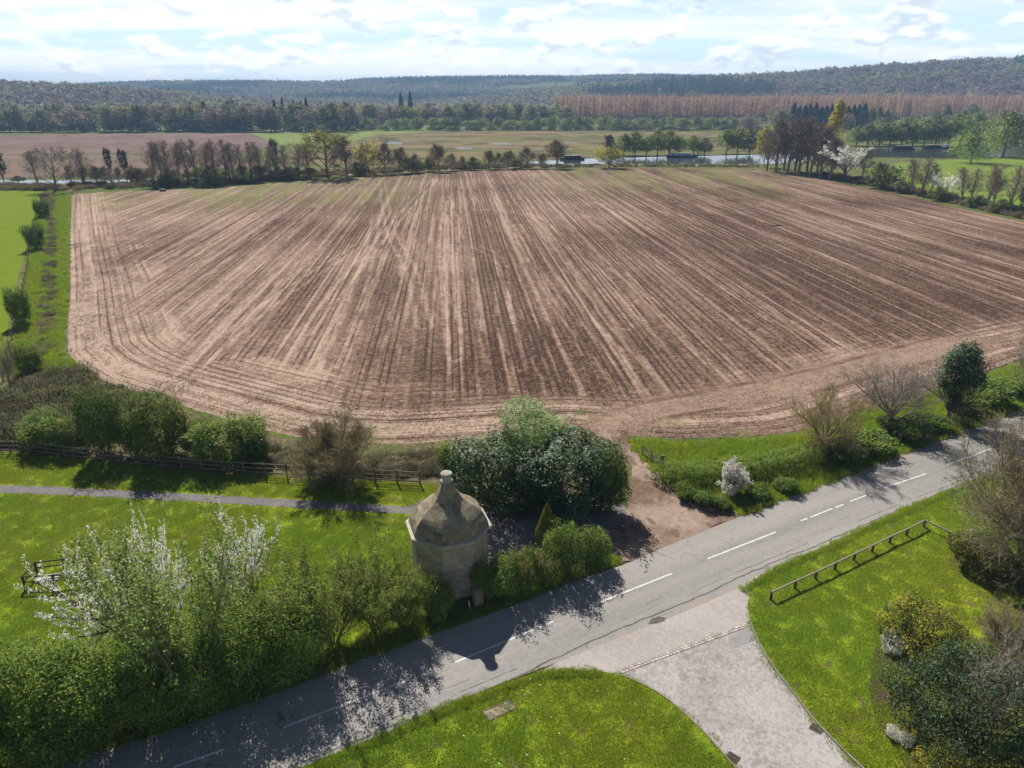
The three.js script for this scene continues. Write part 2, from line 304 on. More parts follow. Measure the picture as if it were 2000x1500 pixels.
{ // one sheet of ground to the horizon
  const rings = [0, 12, 25, 45, 80, 130, 200, 300, 420, 560, 720, 850, 980, 1080]; for (let r = 1160; r < 3700; r += 80) rings.push(r); rings.push(4200, 5000, 6500, 8500);
  const N = 240, p = [], uv = [], idx = [];
  rings.forEach((r, k) => { for (let s = 0; s <= N; s++) { const a = s / N * 2 * Math.PI, x = Math.sin(a) * r, z = -Math.cos(a) * r; p.push(x, landHeight(x, z) - (r > 250 && r < 700 ? 0.03 : 0) - 0.02, z); uv.push(x, z); if (k && s) { const o = k * (N + 1) + s; idx.push(o, o - 1, o - N - 2, o, o - N - 2, o - N - 1); } } });
  const g = new THREE.BufferGeometry(); g.setAttribute('position', new THREE.Float32BufferAttribute(p, 3)); g.setAttribute('uv', new THREE.Float32BufferAttribute(uv, 2)); g.setIndex(idx); g.computeVertexNormals();
  const t = colourMap(1024, 1024, (u, v) => { const a = tileNoise(u, v, 6, 6), b = tileNoise(u + 0.3, v + 0.6, 40, 3); return mix3(mix3([0.11, 0.14, 0.035], [0.16, 0.15, 0.06], smooth(0.35, 0.65, a)), [0.06, 0.075, 0.03], smooth(0.5, 0.8, b)); });
  t.repeat.set(1 / 46, 1 / 46);
  struct('ground', 'rough green and brown valley ground reaching to the hills', 'ground', g, std({ map: t, bumpMap: repeated(grain, 1 / 7), bumpScale: 0.15 }));
}

// ------------------------------------------------------------------ the big stubble field
const FIELD = poly([137, 379], [131, 470], [131, 560], [123, 640], [123, 692], [150, 722], [195, 748], [300, 782], [400, 812], [540, 852], [640, 868], [750, 873], [880, 866], [1000, 858], [1120, 852], [1205, 858], [1228, 855], [1330, 862], [1450, 858], [1545, 852], [1620, 832], [1700, 800], [1800, 772], [1900, 742], [2000, 706], [2200, 660], [2700, 560], [2300, 475], [2000, 433], [1840, 398], [1700, 368], [1600, 348], [1500, 334], [1420, 330], [1200, 329], [1000, 331], [850, 336], [740, 343], [600, 352], [430, 366], [250, 372]);
const HEADLAND = FIELD.slice(0, 26).map((p) => p), TRACK = spline(poly([1195, 862], [1200, 835], [1255, 808], [1380, 786], [1550, 752], [1750, 702], [1900, 655], [2050, 600]), 60);
const CURVES = [[[880, 392], [868, 450], [876, 560], [890, 700]], [[930, 484], [968, 500], [985, 620], [1010, 720]], [[598, 650], [700, 520], [790, 415], [850, 350]], [[745, 350], [770, 470], [800, 520], [830, 640]], [[640, 720], [690, 600], [720, 500], [735, 420]], [[1010, 440], [1120, 600], [1200, 690], [1230, 740]], [[330, 760], [520, 600], [700, 480]], [[950, 410], [1030, 420], [1130, 520], [1220, 640]]].map((c) => spline(c.map(([x, y]) => G(x, y)), 12));
const RX = -0.0833, RZ = -0.9965;                                      // the way the rows run
function rowRelief(x, z) { const u = x * -RZ + z * RX, v = x * RX + z * RZ, n = noise(u / 3.1 + 7, v / 60); return (0.5 + 0.5 * Math.sin(u * 2 * Math.PI / 1.5 + (n - 0.5) * 5)) * (0.4 + 0.9 * noise(u / 0.9, v / 14)); }
const fieldBox = [-170, -340, 210, -44], headAt = surveyed((x, z) => nearLine(x, z, HEADLAND, false).slice(0, 2), fieldBox, 0.8), trackAt = surveyed((x, z) => [z > -90 ? nearLine(x, z, TRACK, false)[0] : 99], [-90, -92, 140, -44], 0.4), curveBoxes = CURVES.map((c) => [Math.min(...c.map((p) => p[0])) - 2, Math.max(...c.map((p) => p[0])) + 2, Math.min(...c.map((p) => p[1])) - 2, Math.max(...c.map((p) => p[1])) + 2]), edgeAt = surveyed((x, z) => [nearLine(x, z, FIELD, true)[0] * (inPoly(x, z, FIELD) ? 1 : -1)], fieldBox, 0.8);
function soil(x, z) {
  if (edgeAt(x, z)[0] < -3) return [0.2, 0.15, 0.11];
  const u = x * -RZ + z * RX, v = x * RX + z * RZ;
  const [d, s] = headAt(x, z), wob = fbm(x / 9, z / 9, 2), hw = 1 - smooth(6, 15, d + (wob - 0.5) * 13);
  const td = z > -85 ? trackAt(x, z)[0] : 99;
  const blotch = fbm(x / 26 + 5, z / 26, 3) - 0.5, crumb = fbm(x / 0.42, z / 0.42, 3) - 0.5, fine = noise(x / 0.17, z / 0.17) - 0.5;
  const lines = (p, q, w) => { // thin dark drill lines, pale dry strips and broad passes of the implement, running along q
    const f = p / w + 0.5 * (noise(p / 11, q / 60) - 0.5), n = Math.floor(f), r = Math.abs(f - n - 0.5) * w, h = hash2(n, 7);
    const dark = (1 - smooth(0.05, 0.15, r)) * smooth(0.38, 0.60, 0.45 * h + 0.35 * noise(n * 3.7, q / 40) + 0.28 * noise(n * 1.3 + 50, q / 6));
    const dry = smooth(0.56, 0.74, noise(p / 0.55 + 31, q / 55) * 0.72 + noise(p / 0.3, q / 5) * 0.36), pass = noise(p / 2.6 + 3, q / 130) - 0.5, thin = noise(p / 0.26 + 17, q / 16) - 0.5;
    return -0.44 * dark + 0.34 * dry + 0.26 * pass + 0.26 * thin;
  };
  const inner = lines(u, v, 0.78), outer = lines(d, s, 0.95);
  let t = 0.365 + lerp(inner, outer * 1.15, hw) + blotch * 0.55 + crumb * 0.60 + fine * 0.30;
  t += 0.32 * hw * (0.75 + 0.5 * noise(x / 5, z / 5));
  t -= 0.15 * smooth(70, 0, Math.hypot((x - 22) * 1.1, (z + 105) * 0.5)) + 0.09 * smooth(10, 70, x);
  t += 0.10 * smooth(0, -45, x) * smooth(-240, -120, z);
  for (let k = 0; k < CURVES.length; k++) { const c = CURVES[k], B = curveBoxes[k]; if (x < B[0] || x > B[1] || z < B[2] || z > B[3]) continue; const [e] = nearLine(x, z, c, false); if (e < 2) t += 0.30 * (1 - smooth(0.22, 0.5, Math.abs(e - 0.95))) * (0.3 + noise(x / 1.3, z / 1.3)); }
  if (td < 4) { const w = 1 - smooth(2.2, 3.8, td + (wob - 0.5) * 1.5); t = lerp(t, 0.62 + crumb * 0.3 - 0.5 * (1 - smooth(0.2, 0.55, Math.abs(td - 2.3 + (wob - 0.5)))) * noise(x / 2.2, z / 2.2), w * 0.85); }
  t = clamp(t); let c = t < 0.4 ? mix3([0.060, 0.034, 0.024], [0.190, 0.122, 0.088], t / 0.4) : mix3([0.190, 0.122, 0.088], [0.42, 0.308, 0.240], (t - 0.4) / 0.6);
  if (noise(x / 0.12 + 50, z / 0.12) > 0.90) c = mix3(c, [0.50, 0.42, 0.30], 0.55);                      // bits of straw
  const far1 = smooth(-170, -225, z) * smooth(-5, -60, x) * (1 - hw * 0.6), far2 = smooth(-200, -265, z) * smooth(-5, 30, x) * smooth(120, 80, x);
  const weed = clamp((far1 * 1.0 + far2 * 0.9) * smooth(0.36, 0.62, fbm(u / 2.6 + 70, v / 20, 3) * 0.7 + fbm(x / 14, z / 14, 2) * 0.3) + 0.9 * smooth(0.60, 0.74, fbm(x / 3 + 4, z / 3 + 8, 3)) * (1 - smooth(2, 6, d)) * smooth(-64, -58, z));
  return mix3(c, [0.17, 0.185, 0.055], weed * 0.62);
}
const field = new THREE.Group(); field.name = 'stubble_field'; field.userData = { label: 'wide brown stubble field with long straight rows', category: 'field', kind: 'structure' }; scene.add(field);
const clodBump = greyMap(1024, 1024, (u, v) => tileNoise(u, v, 48, 4)), fieldMats = [];
for (const [z0, z1, x0, x1] of [[-46, -128, -86, 132], [-128, -335, -160, 200]]) {
  const map = colourMap(2048, z1 === -128 ? 1024 : 1024, (a, b) => soil(lerp(x0, x1, a), lerp(z0, z1, b)));
  map.wrapS = map.wrapT = THREE.ClampToEdgeWrapping;
  const dz = z1 === -128 ? 1.4 : 4, dx = z1 === -128 ? 0.30 : 0.375, nx = Math.round((x1 - x0) / dx), nz = Math.round((z0 - z1) / dz), p = [], uv = [], idx = [], keep = new Uint8Array((nx + 1) * (nz + 1));
  for (let j = 0; j <= nz; j++) for (let i = 0; i <= nx; i++) {
    const z = lerp(z0, z1, j / nz), x = lerp(x0, x1, i / nx) + (z + 128) * RX / RZ * (z1 === -128 ? 1 : 1), sd = edgeAt(x, z)[0], d = Math.abs(sd);
    const hw = 1 - smooth(6, 15, d), y = sd < 1.5 ? lerp(-0.22, 0.05, smooth(-1.5, 1.5, sd)) : 0.05 + 0.10 * rowRelief(x, z) * (1 - hw) * smooth(1.5, 4, sd);
    p.push(x, y, z); uv.push((x - x0) / (x1 - x0), (z - z0) / (z1 - z0)); keep[j * (nx + 1) + i] = sd > -4 ? 1 : 0;
  }
  for (let j = 0; j < nz; j++) for (let i = 0; i < nx; i++) { const o = j * (nx + 1) + i, q = o + nx + 1; if (keep[o] && keep[o + 1] && keep[q] && keep[q + 1]) idx.push(o, o + 1, q, o + 1, q + 1, q); }
  const map2 = new Map(), P = [], U = [], I = []; for (const k of idx) { let n = map2.get(k); if (n === undefined) { n = P.length / 3; map2.set(k, n); P.push(p[3 * k], p[3 * k + 1], p[3 * k + 2]); U.push(uv[2 * k], uv[2 * k + 1]); } I.push(n); }
  const g = new THREE.BufferGeometry(); g.setAttribute('position', new THREE.Float32BufferAttribute(P, 3)); g.setAttribute('uv', new THREE.Float32BufferAttribute(U, 2)); g.setIndex(I); g.computeVertexNormals();
  const b = clodBump.clone(); b.repeat.set((x1 - x0) / 9, (z0 - z1) / 9); b.needsUpdate = true;
  part(field, 'soil', g, std({ map, bumpMap: b, bumpScale: 0.09 }));
}

// ------------------------------------------------------------------ grass, gravel and earth near the road
const NEAR = [-62, -90, 66, -12];
const grassMap = colourMap(2048, 1536, (u, v) => {
  const x = lerp(NEAR[0], NEAR[2], u), z = lerp(NEAR[1], NEAR[3], v), a = fbm(x / 5, z / 5, 4), b = fbm(x / 0.9 + 9, z / 0.9, 3), c = noise(x / 0.16, z / 0.16), mow = noise((x * 0.5 + z * 0.87) / 0.5, (x * 0.87 - z * 0.5) / 9);
  let k = mix3([0.178, 0.25, 0.016], [0.245, 0.292, 0.022], clamp(smooth(0.3, 0.7, a * 0.40 + b * 0.35 + mow * 0.25) * 0.9 + (c - 0.5) * 0.22));
  k = mix3(k, [0.27, 0.225, 0.085], smooth(0.60, 0.78, fbm(x / 3.3 + 33, z / 3.3, 4)) * 0.4);
  if (fbm(x / 0.7 + 80, z / 0.7 + 4, 2) > 0.755) k = mix3(k, [0.17, 0.115, 0.075], 0.75);                // bare scuffs
  return mix3(k, [0.075, 0.125, 0.014], smooth(0.62, 0.75, noise(x / 0.34 + 5, z / 0.34)) * 0.3);
});
grassMap.wrapS = grassMap.wrapT = THREE.ClampToEdgeWrapping;
const grassBump = grain.clone(); grassBump.repeat.set(64, 40); grassBump.needsUpdate = true;
const grassMat = std({ map: grassMap, bumpMap: grassBump, bumpScale: 0.05 });
const gravelTile = colourMap(1024, 1024, (u, v) => { const a = tileNoise(u, v, 160, 2), b = tileNoise(u, v, 10, 3), c = hash2(Math.floor(u * 340), Math.floor(v * 340)); return mix3([0.10, 0.095, 0.095], [0.30, 0.275, 0.265], clamp(a * 0.55 + b * 0.35 + (c - 0.5) * 0.6)); }); gravelTile.repeat.set(1 / 7, 1 / 7);
const gravelMat = std({ map: gravelTile, bumpMap: repeated(grain, 1 / 1.5), bumpScale: 0.04 });
const dirtBox = [2, -62, 26, -30];
const dirtMap = colourMap(1024, 1024, (u, v) => {
  const x = lerp(dirtBox[0], dirtBox[2], u), z = lerp(dirtBox[1], dirtBox[3], v), a = fbm(x / 2.2, z / 2.2, 4), b = fbm(x / 0.3, z / 0.3, 3);
  let k = mix3([0.16, 0.105, 0.075], [0.35, 0.265, 0.21], clamp(smooth(0.25, 0.72, a) * 0.8 + (b - 0.5) * 0.7 + 0.1));
  return mix3(k, [0.13, 0.085, 0.062], smooth(0.60, 0.68, fbm(x / 1.1 + 8, z / 2 + 3, 3)) * 0.7);                // churned damp earth
});
const dirtMat = std({ map: dirtMap, bumpMap: repeated(grain, 10), bumpScale: 0.07 });

const FAR_EDGE = poly([-420, 1640], [-160, 1570], [112, 1489], [315, 1433], [540, 1354], [720, 1284], [900, 1221], [990, 1188], [1117, 1137], [1218, 1104], [1290, 1072], [1362, 1042], [1450, 1007], [1532, 975], [1658, 926], [1769, 884], [1850, 853], [2000, 797], [2300, 700]);
const NEAR_EDGE = poly([100, 1690], [400, 1570], [560, 1512], [700, 1455], [760, 1430], [824, 1401], [900, 1367], [980, 1336], [1040, 1312], [1150, 1272], [1230, 1240], [1300, 1213], [1380, 1180], [1446, 1149], [1493, 1122], [1537, 1100], [1592, 1077], [1658, 1046], [1702, 1024], [1757, 1000], [1835, 966], [2000, 905], [2300, 800]);
const CENTRE = poly([-60, 1640], [335, 1502], [553, 1422], [800, 1328], [888, 1295], [1080, 1215], [1162, 1181], [1312, 1121], [1382, 1092], [1515, 1040], [1564, 1018], [1690, 970], [1808, 926], [2000, 852], [2300, 750]);
const ISLAND = [...poly([560, 1514], [700, 1457], [760, 1432], [824, 1403], [900, 1369], [980, 1339], [1040, 1318], [1100, 1311], [1165, 1311], [1215, 1320], [1265, 1342], [1310, 1371], [1360, 1416], [1400, 1459], [1435, 1500], [1475, 1560], [1500, 1640]), ...poly([900, 1750], [300, 1640])];
const DRIVE_R = poly([1493, 1122], [1468, 1146], [1460, 1180], [1465, 1216], [1478, 1250], [1502, 1292], [1547, 1352], [1592, 1410], [1642, 1462], [1682, 1500], [1745, 1560], [1820, 1640]);
const LAWN_R = [...DRIVE_R.slice().reverse(), ...poly([1537, 1102], [1592, 1079], [1658, 1048], [1702, 1026], [1757, 1002], [1835, 968], [2000, 907], [2300, 802]), ...poly([2700, 1000], [2700, 1640])];
const FENCE = poly([-260, 906], [-120, 893], [26, 884], [180, 900], [400, 921], [560, 932], [700, 940], [850, 948]);
const LAWN_L = [...poly([-420, 920], [-260, 906], [-120, 893], [26, 884], [180, 900], [400, 921], [560, 932], [700, 940], [850, 948], [905, 975], [880, 1010], [900, 1090], [1000, 1140], [1100, 1118], [1200, 1097]), ...FAR_EDGE.slice(0, 9).reverse()];
const TRACK_SHAPE = poly([1200, 1100], [1232, 1096], [1300, 1068], [1372, 1038], [1450, 1005], [1405, 990], [1345, 966], [1305, 938], [1268, 910], [1238, 880], [1228, 858], [1226, 835], [1150, 845], [1190, 862], [1212, 885], [1236, 912], [1230, 960], [1225, 1000], [1190, 1040], [1170, 1090]);
const VERGE_R = [...poly([1452, 1006], [1405, 990], [1345, 966], [1305, 938], [1268, 910], [1238, 880], [1228, 860], [1330, 866], [1450, 862], [1545, 856], [1620, 836], [1700, 806], [1800, 777], [1900, 747], [2000, 710], [2200, 662], [2500, 640]), ...FAR_EDGE.slice(13).reverse()];
const SCRUB = [...poly([-420, 920], [-260, 906], [-120, 893], [26, 884], [180, 900], [400, 921], [560, 932], [700, 940], [850, 948], [905, 975], [1100, 985], [1235, 1000], [1236, 912], [1212, 885], [1190, 862]), ...poly([1120, 852], [880, 868], [640, 870], [540, 854], [400, 814], [195, 750], [123, 696], [60, 720], [-60, 780], [-420, 850])];
const litter = colourMap(512, 512, (u, v) => mix3(mix3([0.16, 0.13, 0.075], [0.13, 0.15, 0.05], smooth(0.4, 0.6, tileNoise(u, v, 8, 4))), [0.24, 0.19, 0.12], smooth(0.5, 0.75, tileNoise(u + 0.2, v, 48, 3)))); litter.repeat.set(1 / 14, 1 / 14);
struct('scrub_ground', 'rough scrubby ground of dead stalks behind the rail fence', 'ground', sheet(jag(SCRUB, 0.5, 0.25, 0.8), 0.004, null), std({ map: litter, bumpMap: repeated(grain, 0.5), bumpScale: 0.12 }));
struct('lawn', 'sunlit mown lawn with gravel path beside the stone lodge', 'lawn', sheet(jag(LAWN_L, 0.35, 0.10, 1.4), 0.010, NEAR), grassMat);
struct('lawn', 'mown grass island between the road and the driveway', 'lawn', sheet(jag(ISLAND, 0.25, 0.05, 2.5), 0.045, NEAR), grassMat);
struct('lawn', 'mown lawn with knee rail and shrub bed beside the driveway', 'lawn', sheet(jag(LAWN_R, 0.25, 0.05, 2.5), 0.045, NEAR), grassMat);
struct('grass_verge', 'long bright grass verge with hedge beside the field entrance', 'verge', sheet(jag(VERGE_R, 0.3, 0.18, 1.2), 0.030, NEAR), grassMat);
struct('gravel_path', 'narrow grey gravel path crossing the lawn to the lodge', 'path', sheet(jag([...poly([-300, 938], [0, 948], [110, 951], [300, 961], [500, 972], [640, 980], [812, 991]), ...poly([800, 1004], [640, 996], [500, 987], [300, 976], [110, 967], [0, 963], [-300, 952])], 0.25, 0.09, 2), 0.022, null), gravelMat);
struct('gravel_yard', 'shaded grey gravel yard behind the stone lodge', 'yard', sheet(jag(poly([795, 990], [830, 975], [900, 965], [960, 985], [1080, 985], [1210, 985], [1232, 1000], [1205, 1060], [1196, 1085], [1100, 1098], [1010, 1120], [950, 1140], [900, 1130], [830, 1080], [800, 1020]), 0.3, 0.15, 1.3), 0.026, null), gravelMat);
struct('dirt_track', 'rutted brown earth track leading from the road into the field', 'track', sheet(jag(TRACK_SHAPE, 0.3, 0.22, 1.1), 0.034, dirtBox), dirtMat);
struct('field_margin', 'narrow strip of bright grass along the field boundary', 'grass', sheet(jag([...poly([122, 372], [137, 379], [131, 470], [131, 560], [123, 640], [123, 692], [150, 722], [130, 740]), ...poly([96, 720], [100, 640], [110, 560], [112, 470], [112, 400], [108, 372])], 1, 0.25, 0.6), 0.012, null), std({ color: lin(0.10, 0.17, 0.022), bumpMap: repeated(grain, 0.3), bumpScale: 0.2 }));
const pasture = colourMap(512, 512, (u, v) => mix3([0.115, 0.175, 0.007], [0.16, 0.21, 0.010], tileNoise(u, v, 10, 5))); pasture.repeat.set(1 / 30, 1 / 30);
struct('pasture', 'smooth bright green pasture beside the stubble field', 'pasture', sheet(poly([-700, 420], [-100, 374], [80, 372], [92, 380], [78, 420], [52, 480], [20, 600], [5, 720], [-30, 790], [-400, 880]), 0.006, null), std({ map: pasture, bumpMap: repeated(grain, 0.2), bumpScale: 0.08 }));

// ------------------------------------------------------------------ road and driveway
const roadBox = [-36, -76, 76, -10];
const roadMap = colourMap(2048, 2048, (u, v) => {
  const x = lerp(roadBox[0], roadBox[2], u), z = lerp(roadBox[1], roadBox[3], v); if (Math.abs(x * 0.5 + z * 0.866 + 27.2) > 9) return [0.2, 0.2, 0.2];
  const [d, s, side] = nearLine(x, z, CENTRE, false), q = d * side;    // q > 0 towards the driveway
  const a = fbm(q / 1.2 + 3, s / 16, 3), b = fbm(x / 0.25, z / 0.25, 2), c = noise(x / 0.09, z / 0.09);
  let k = mix3([0.235, 0.226, 0.216], [0.325, 0.305, 0.284], clamp(a * 1.3 - 0.15 + (b - 0.5) * 0.5 + (c - 0.5) * 0.7));
  const wheel = Math.exp(-(((Math.abs(q) - 0.75) / 0.35) ** 2)) + Math.exp(-(((Math.abs(q) - 2.1) / 0.35) ** 2)); k = mix3(k, [0.325, 0.303, 0.28], 0.40 * wheel * fbm(s / 7, q + 5, 2));
  const w1 = 2.0 + 0.10 * (noise(s / 3, 1) - 0.5), w2 = 2.45 + 0.18 * (noise(s / 4, 7) - 0.5) + 0.12 * (noise(s / 0.7, 3) - 0.5);
  if (Math.abs(q - w2) < 0.035 + 0.02 * noise(s / 0.4, 9) || (Math.abs(q - w1) < 0.022 && noise(s / 3.2, 5) > 0.42)) k = mix3(k, [0.03, 0.03, 0.03], 0.72);
  const crack = fbm(x / 1.7 + 40, z / 1.7, 3); if (Math.abs(crack - 0.5) < 0.006 && noise(x / 6, z / 6) > 0.55) k = mix3(k, [0.10, 0.098, 0.095], 0.6);                       // crazing
  if (fbm(s / 2.6 + 20, q / 0.05, 1) > 0.93 && q > 0) k = mix3(k, [0.09, 0.09, 0.09], 0.4);
  k = mix3(k, [0.33, 0.26, 0.21], smooth(2.75, 3.2, q + (noise(s / 0.8, 2) - 0.5) * 0.5) * 0.8);          // dust along the edges
  return mix3(k, [0.30, 0.25, 0.21], smooth(2.35, 2.7, -q + (noise(s / 0.9, 22) - 0.5) * 0.6) * 0.6);
});
const road = struct('road', 'grey two lane asphalt road with broken white centre line', 'road', sheet([...FAR_EDGE, ...NEAR_EDGE.slice().reverse()], 0.030, roadBox), std({ map: roadMap, roughness: 0.88, bumpMap: repeated(grain, 90), bumpScale: 0.012 }));
const driveBox = [0, -38, 24, -14];
const driveMap = colourMap(1200, 1200, (u, v) => {
  const x = lerp(driveBox[0], driveBox[2], u), z = lerp(driveBox[1], driveBox[3], v), a = fbm(x / 2.4, z / 2.4, 4), b = fbm(x / 0.2, z / 0.2, 2), c = noise(x / 0.07, z / 0.07);
  let k = mix3([0.285, 0.262, 0.25], [0.435, 0.405, 0.39], clamp(a * 1.2 - 0.15 + (b - 0.5) * 0.75 + (c - 0.5) * 0.95 + 0.12));
  const inner = z > lerp(-28.8, -32.6, (x - 5.9) / 8.3);                                                   // beyond the setts the surface is older
  if (inner && fbm(x / 0.16 + 6, z / 0.16, 3) * 0.75 + fbm(x / 0.9, z / 0.9, 2) * 0.55 > 0.80) k = mix3(k, [0.24, 0.20, 0.17], 0.5);     // crumbs of earth and moss
  if (!inner) k = mix3(k, [0.42, 0.37, 0.33], 0.4);
  const sd = Math.abs(z - lerp(-28.8, -32.6, (x - 5.9) / 8.3) - 0.55);
  if (inner && sd < 0.5 && fbm(x / 1.0 + 3, z / 1.0, 2) > 0.60) k = mix3(k, [0.27, 0.262, 0.255], 0.8);
  
  return k;
});
const DRIVE = [...poly([1085, 1296], [1150, 1270], [1230, 1238], [1300, 1211], [1380, 1178], [1446, 1147], [1490, 1118]), ...DRIVE_R.slice(1), ...poly([1500, 1640], [1475, 1560], [1435, 1500], [1400, 1459], [1360, 1416], [1310, 1371], [1265, 1342], [1215, 1320], [1165, 1311], [1100, 1311], [1040, 1320])];
const drive = struct('driveway', 'pale worn driveway widening where it meets the road', 'driveway', sheet(jag(DRIVE, 0.3, 0.03, 2), 0.037, driveBox), std({ map: driveMap, bumpMap: repeated(grain, 40), bumpScale: 0.02 }));
{ // painted centre line
  const paint = std({ color: lin(0.72, 0.71, 0.68), roughness: 0.7, map: colourMap(256, 256, (u, v) => { const a = tileNoise(u, v, 24, 3); return a > 0.64 ? [0.42, 0.41, 0.40] : mix3([0.8, 0.8, 0.8], [1, 1, 1], a); }) });
  for (const [a, b] of [[[120, 1578], [255, 1530]], [[338, 1500], [438, 1465]], [[553, 1422], [800, 1328]], [[888, 1295], [1080, 1215]], [[1162, 1181], [1312, 1121]], [[1382, 1092], [1515, 1040]], [[1564, 1018], [1577, 1013]], [[1583, 1011], [1625, 994]], [[1631, 992], [1647, 986]], [[1660, 980], [1692, 968]], [[1729, 953], [1808, 926]], [[1850, 909], [1935, 877]], [[1975, 862], [2060, 832]]]) {
    const [ax, az] = G(...a), [bx, bz] = G(...b), l = Math.hypot(bx - ax, bz - az), nx = -(bz - az) / l * 0.062, nz = (bx - ax) / l * 0.062;
    const g = sheet(jag([[ax + nx, az + nz], [bx + nx, bz + nz], [bx - nx, bz - nz], [ax - nx, az - nz]], 0.2, 0.008, 6), 0.036, null); part(road, 'line_marking', g, paint);
  }
  const hole = colourMap(64, 64, (u, v) => mix3([0.10, 0.085, 0.08], [0.26, 0.22, 0.2], tileNoise(u, v, 12, 3)));
  part(road, 'pothole_patch', sheet(jag(poly([1266, 1219], [1274, 1208], [1288, 1205], [1300, 1208], [1297, 1214], [1284, 1219]), 0.06, 0.04, 5), 0.041, null), std({ map: hole, bumpMap: repeated(grain, 2), bumpScale: 0.05 }));
}
{ // two courses of granite setts across the driveway mouth, one by one
  const [ax, az] = G(1209, 1314), [bx, bz] = G(1464, 1220), L = Math.hypot(bx - ax, bz - az), n = Math.round(L / 0.235), ang = Math.atan2(-(bz - az), bx - ax), rng = rngOf(77);
  const box = new THREE.BoxGeometry(0.205, 0.10, 0.125), mats = [[0.50, 0.44, 0.39], [0.42, 0.37, 0.33], [0.56, 0.50, 0.45], [0.34, 0.30, 0.28]].map((c) => std({ color: lin(...c), bumpMap: repeated(grain, 2), bumpScale: 0.01 }));
  const bed = part(drive, 'sett_bed', sheet([[0, -0.16], [L, -0.16], [L, 0.16], [0, 0.16]].map(([u, w]) => [ax + Math.cos(ang) * u + Math.sin(ang) * w, az - Math.sin(ang) * u + Math.cos(ang) * w]), 0.043, null), std({ color: lin(0.10, 0.085, 0.075) }));
  for (let r = 0; r < 2; r++) for (let k = 0; k < n; k++) { const u = (k + 0.5 + (r ? 0.3 : 0)) / (n + 0.3) * L, w = (r - 0.5) * 0.148, m = part(drive, 'sett', box, mats[Math.floor(rng() * 4)]); m.position.set(ax + Math.cos(ang) * u + Math.sin(ang) * w, 0.006 + rng() * 0.008, az - Math.sin(ang) * u + Math.cos(ang) * w); m.rotation.y = ang + (rng() - 0.5) * 0.06; m.scale.set(0.92 + rng() * 0.13, 1, 0.95 + rng() * 0.1); }
}
function kerb(line, name, label, c, w, h) { // a run of edging stones, stone by stone
  const pts = spline(line, 400), o = thing(name, label, 'kerb'), rng = rngOf(line.length * 7), geo = new THREE.BoxGeometry(1, h, w), ms = [0.85, 1, 1.12].map((k) => std({ color: lin(c[0] * k, c[1] * k, c[2] * k), bumpMap: grain, bumpScale: 0.01 }));
  let acc = 0, last = pts[0]; for (let k = 1; k < pts.length; k++) { const p = pts[k], l = Math.hypot(p[0] - last[0], p[1] - last[1]); if (l >= 0.9) { const m = part(o, 'edging_stone', geo, ms[Math.floor(rng() * 3)]); m.position.set((p[0] + last[0]) / 2, h / 2 + (rng() - 0.5) * 0.008, (p[1] + last[1]) / 2); m.rotation.y = Math.atan2(-(p[1] - last[1]), p[0] - last[0]); m.scale.x = l - 0.012; last = p; } }
}
kerb(DRIVE_R.slice(3), 'kerb', 'low grey concrete edging along the lawn with the knee rail', [0.24, 0.215, 0.19], 0.09, 0.11);
kerb(ISLAND.slice(9, 17), 'kerb', 'low brown edging around the mown grass island', [0.27, 0.22, 0.17], 0.08, 0.085);

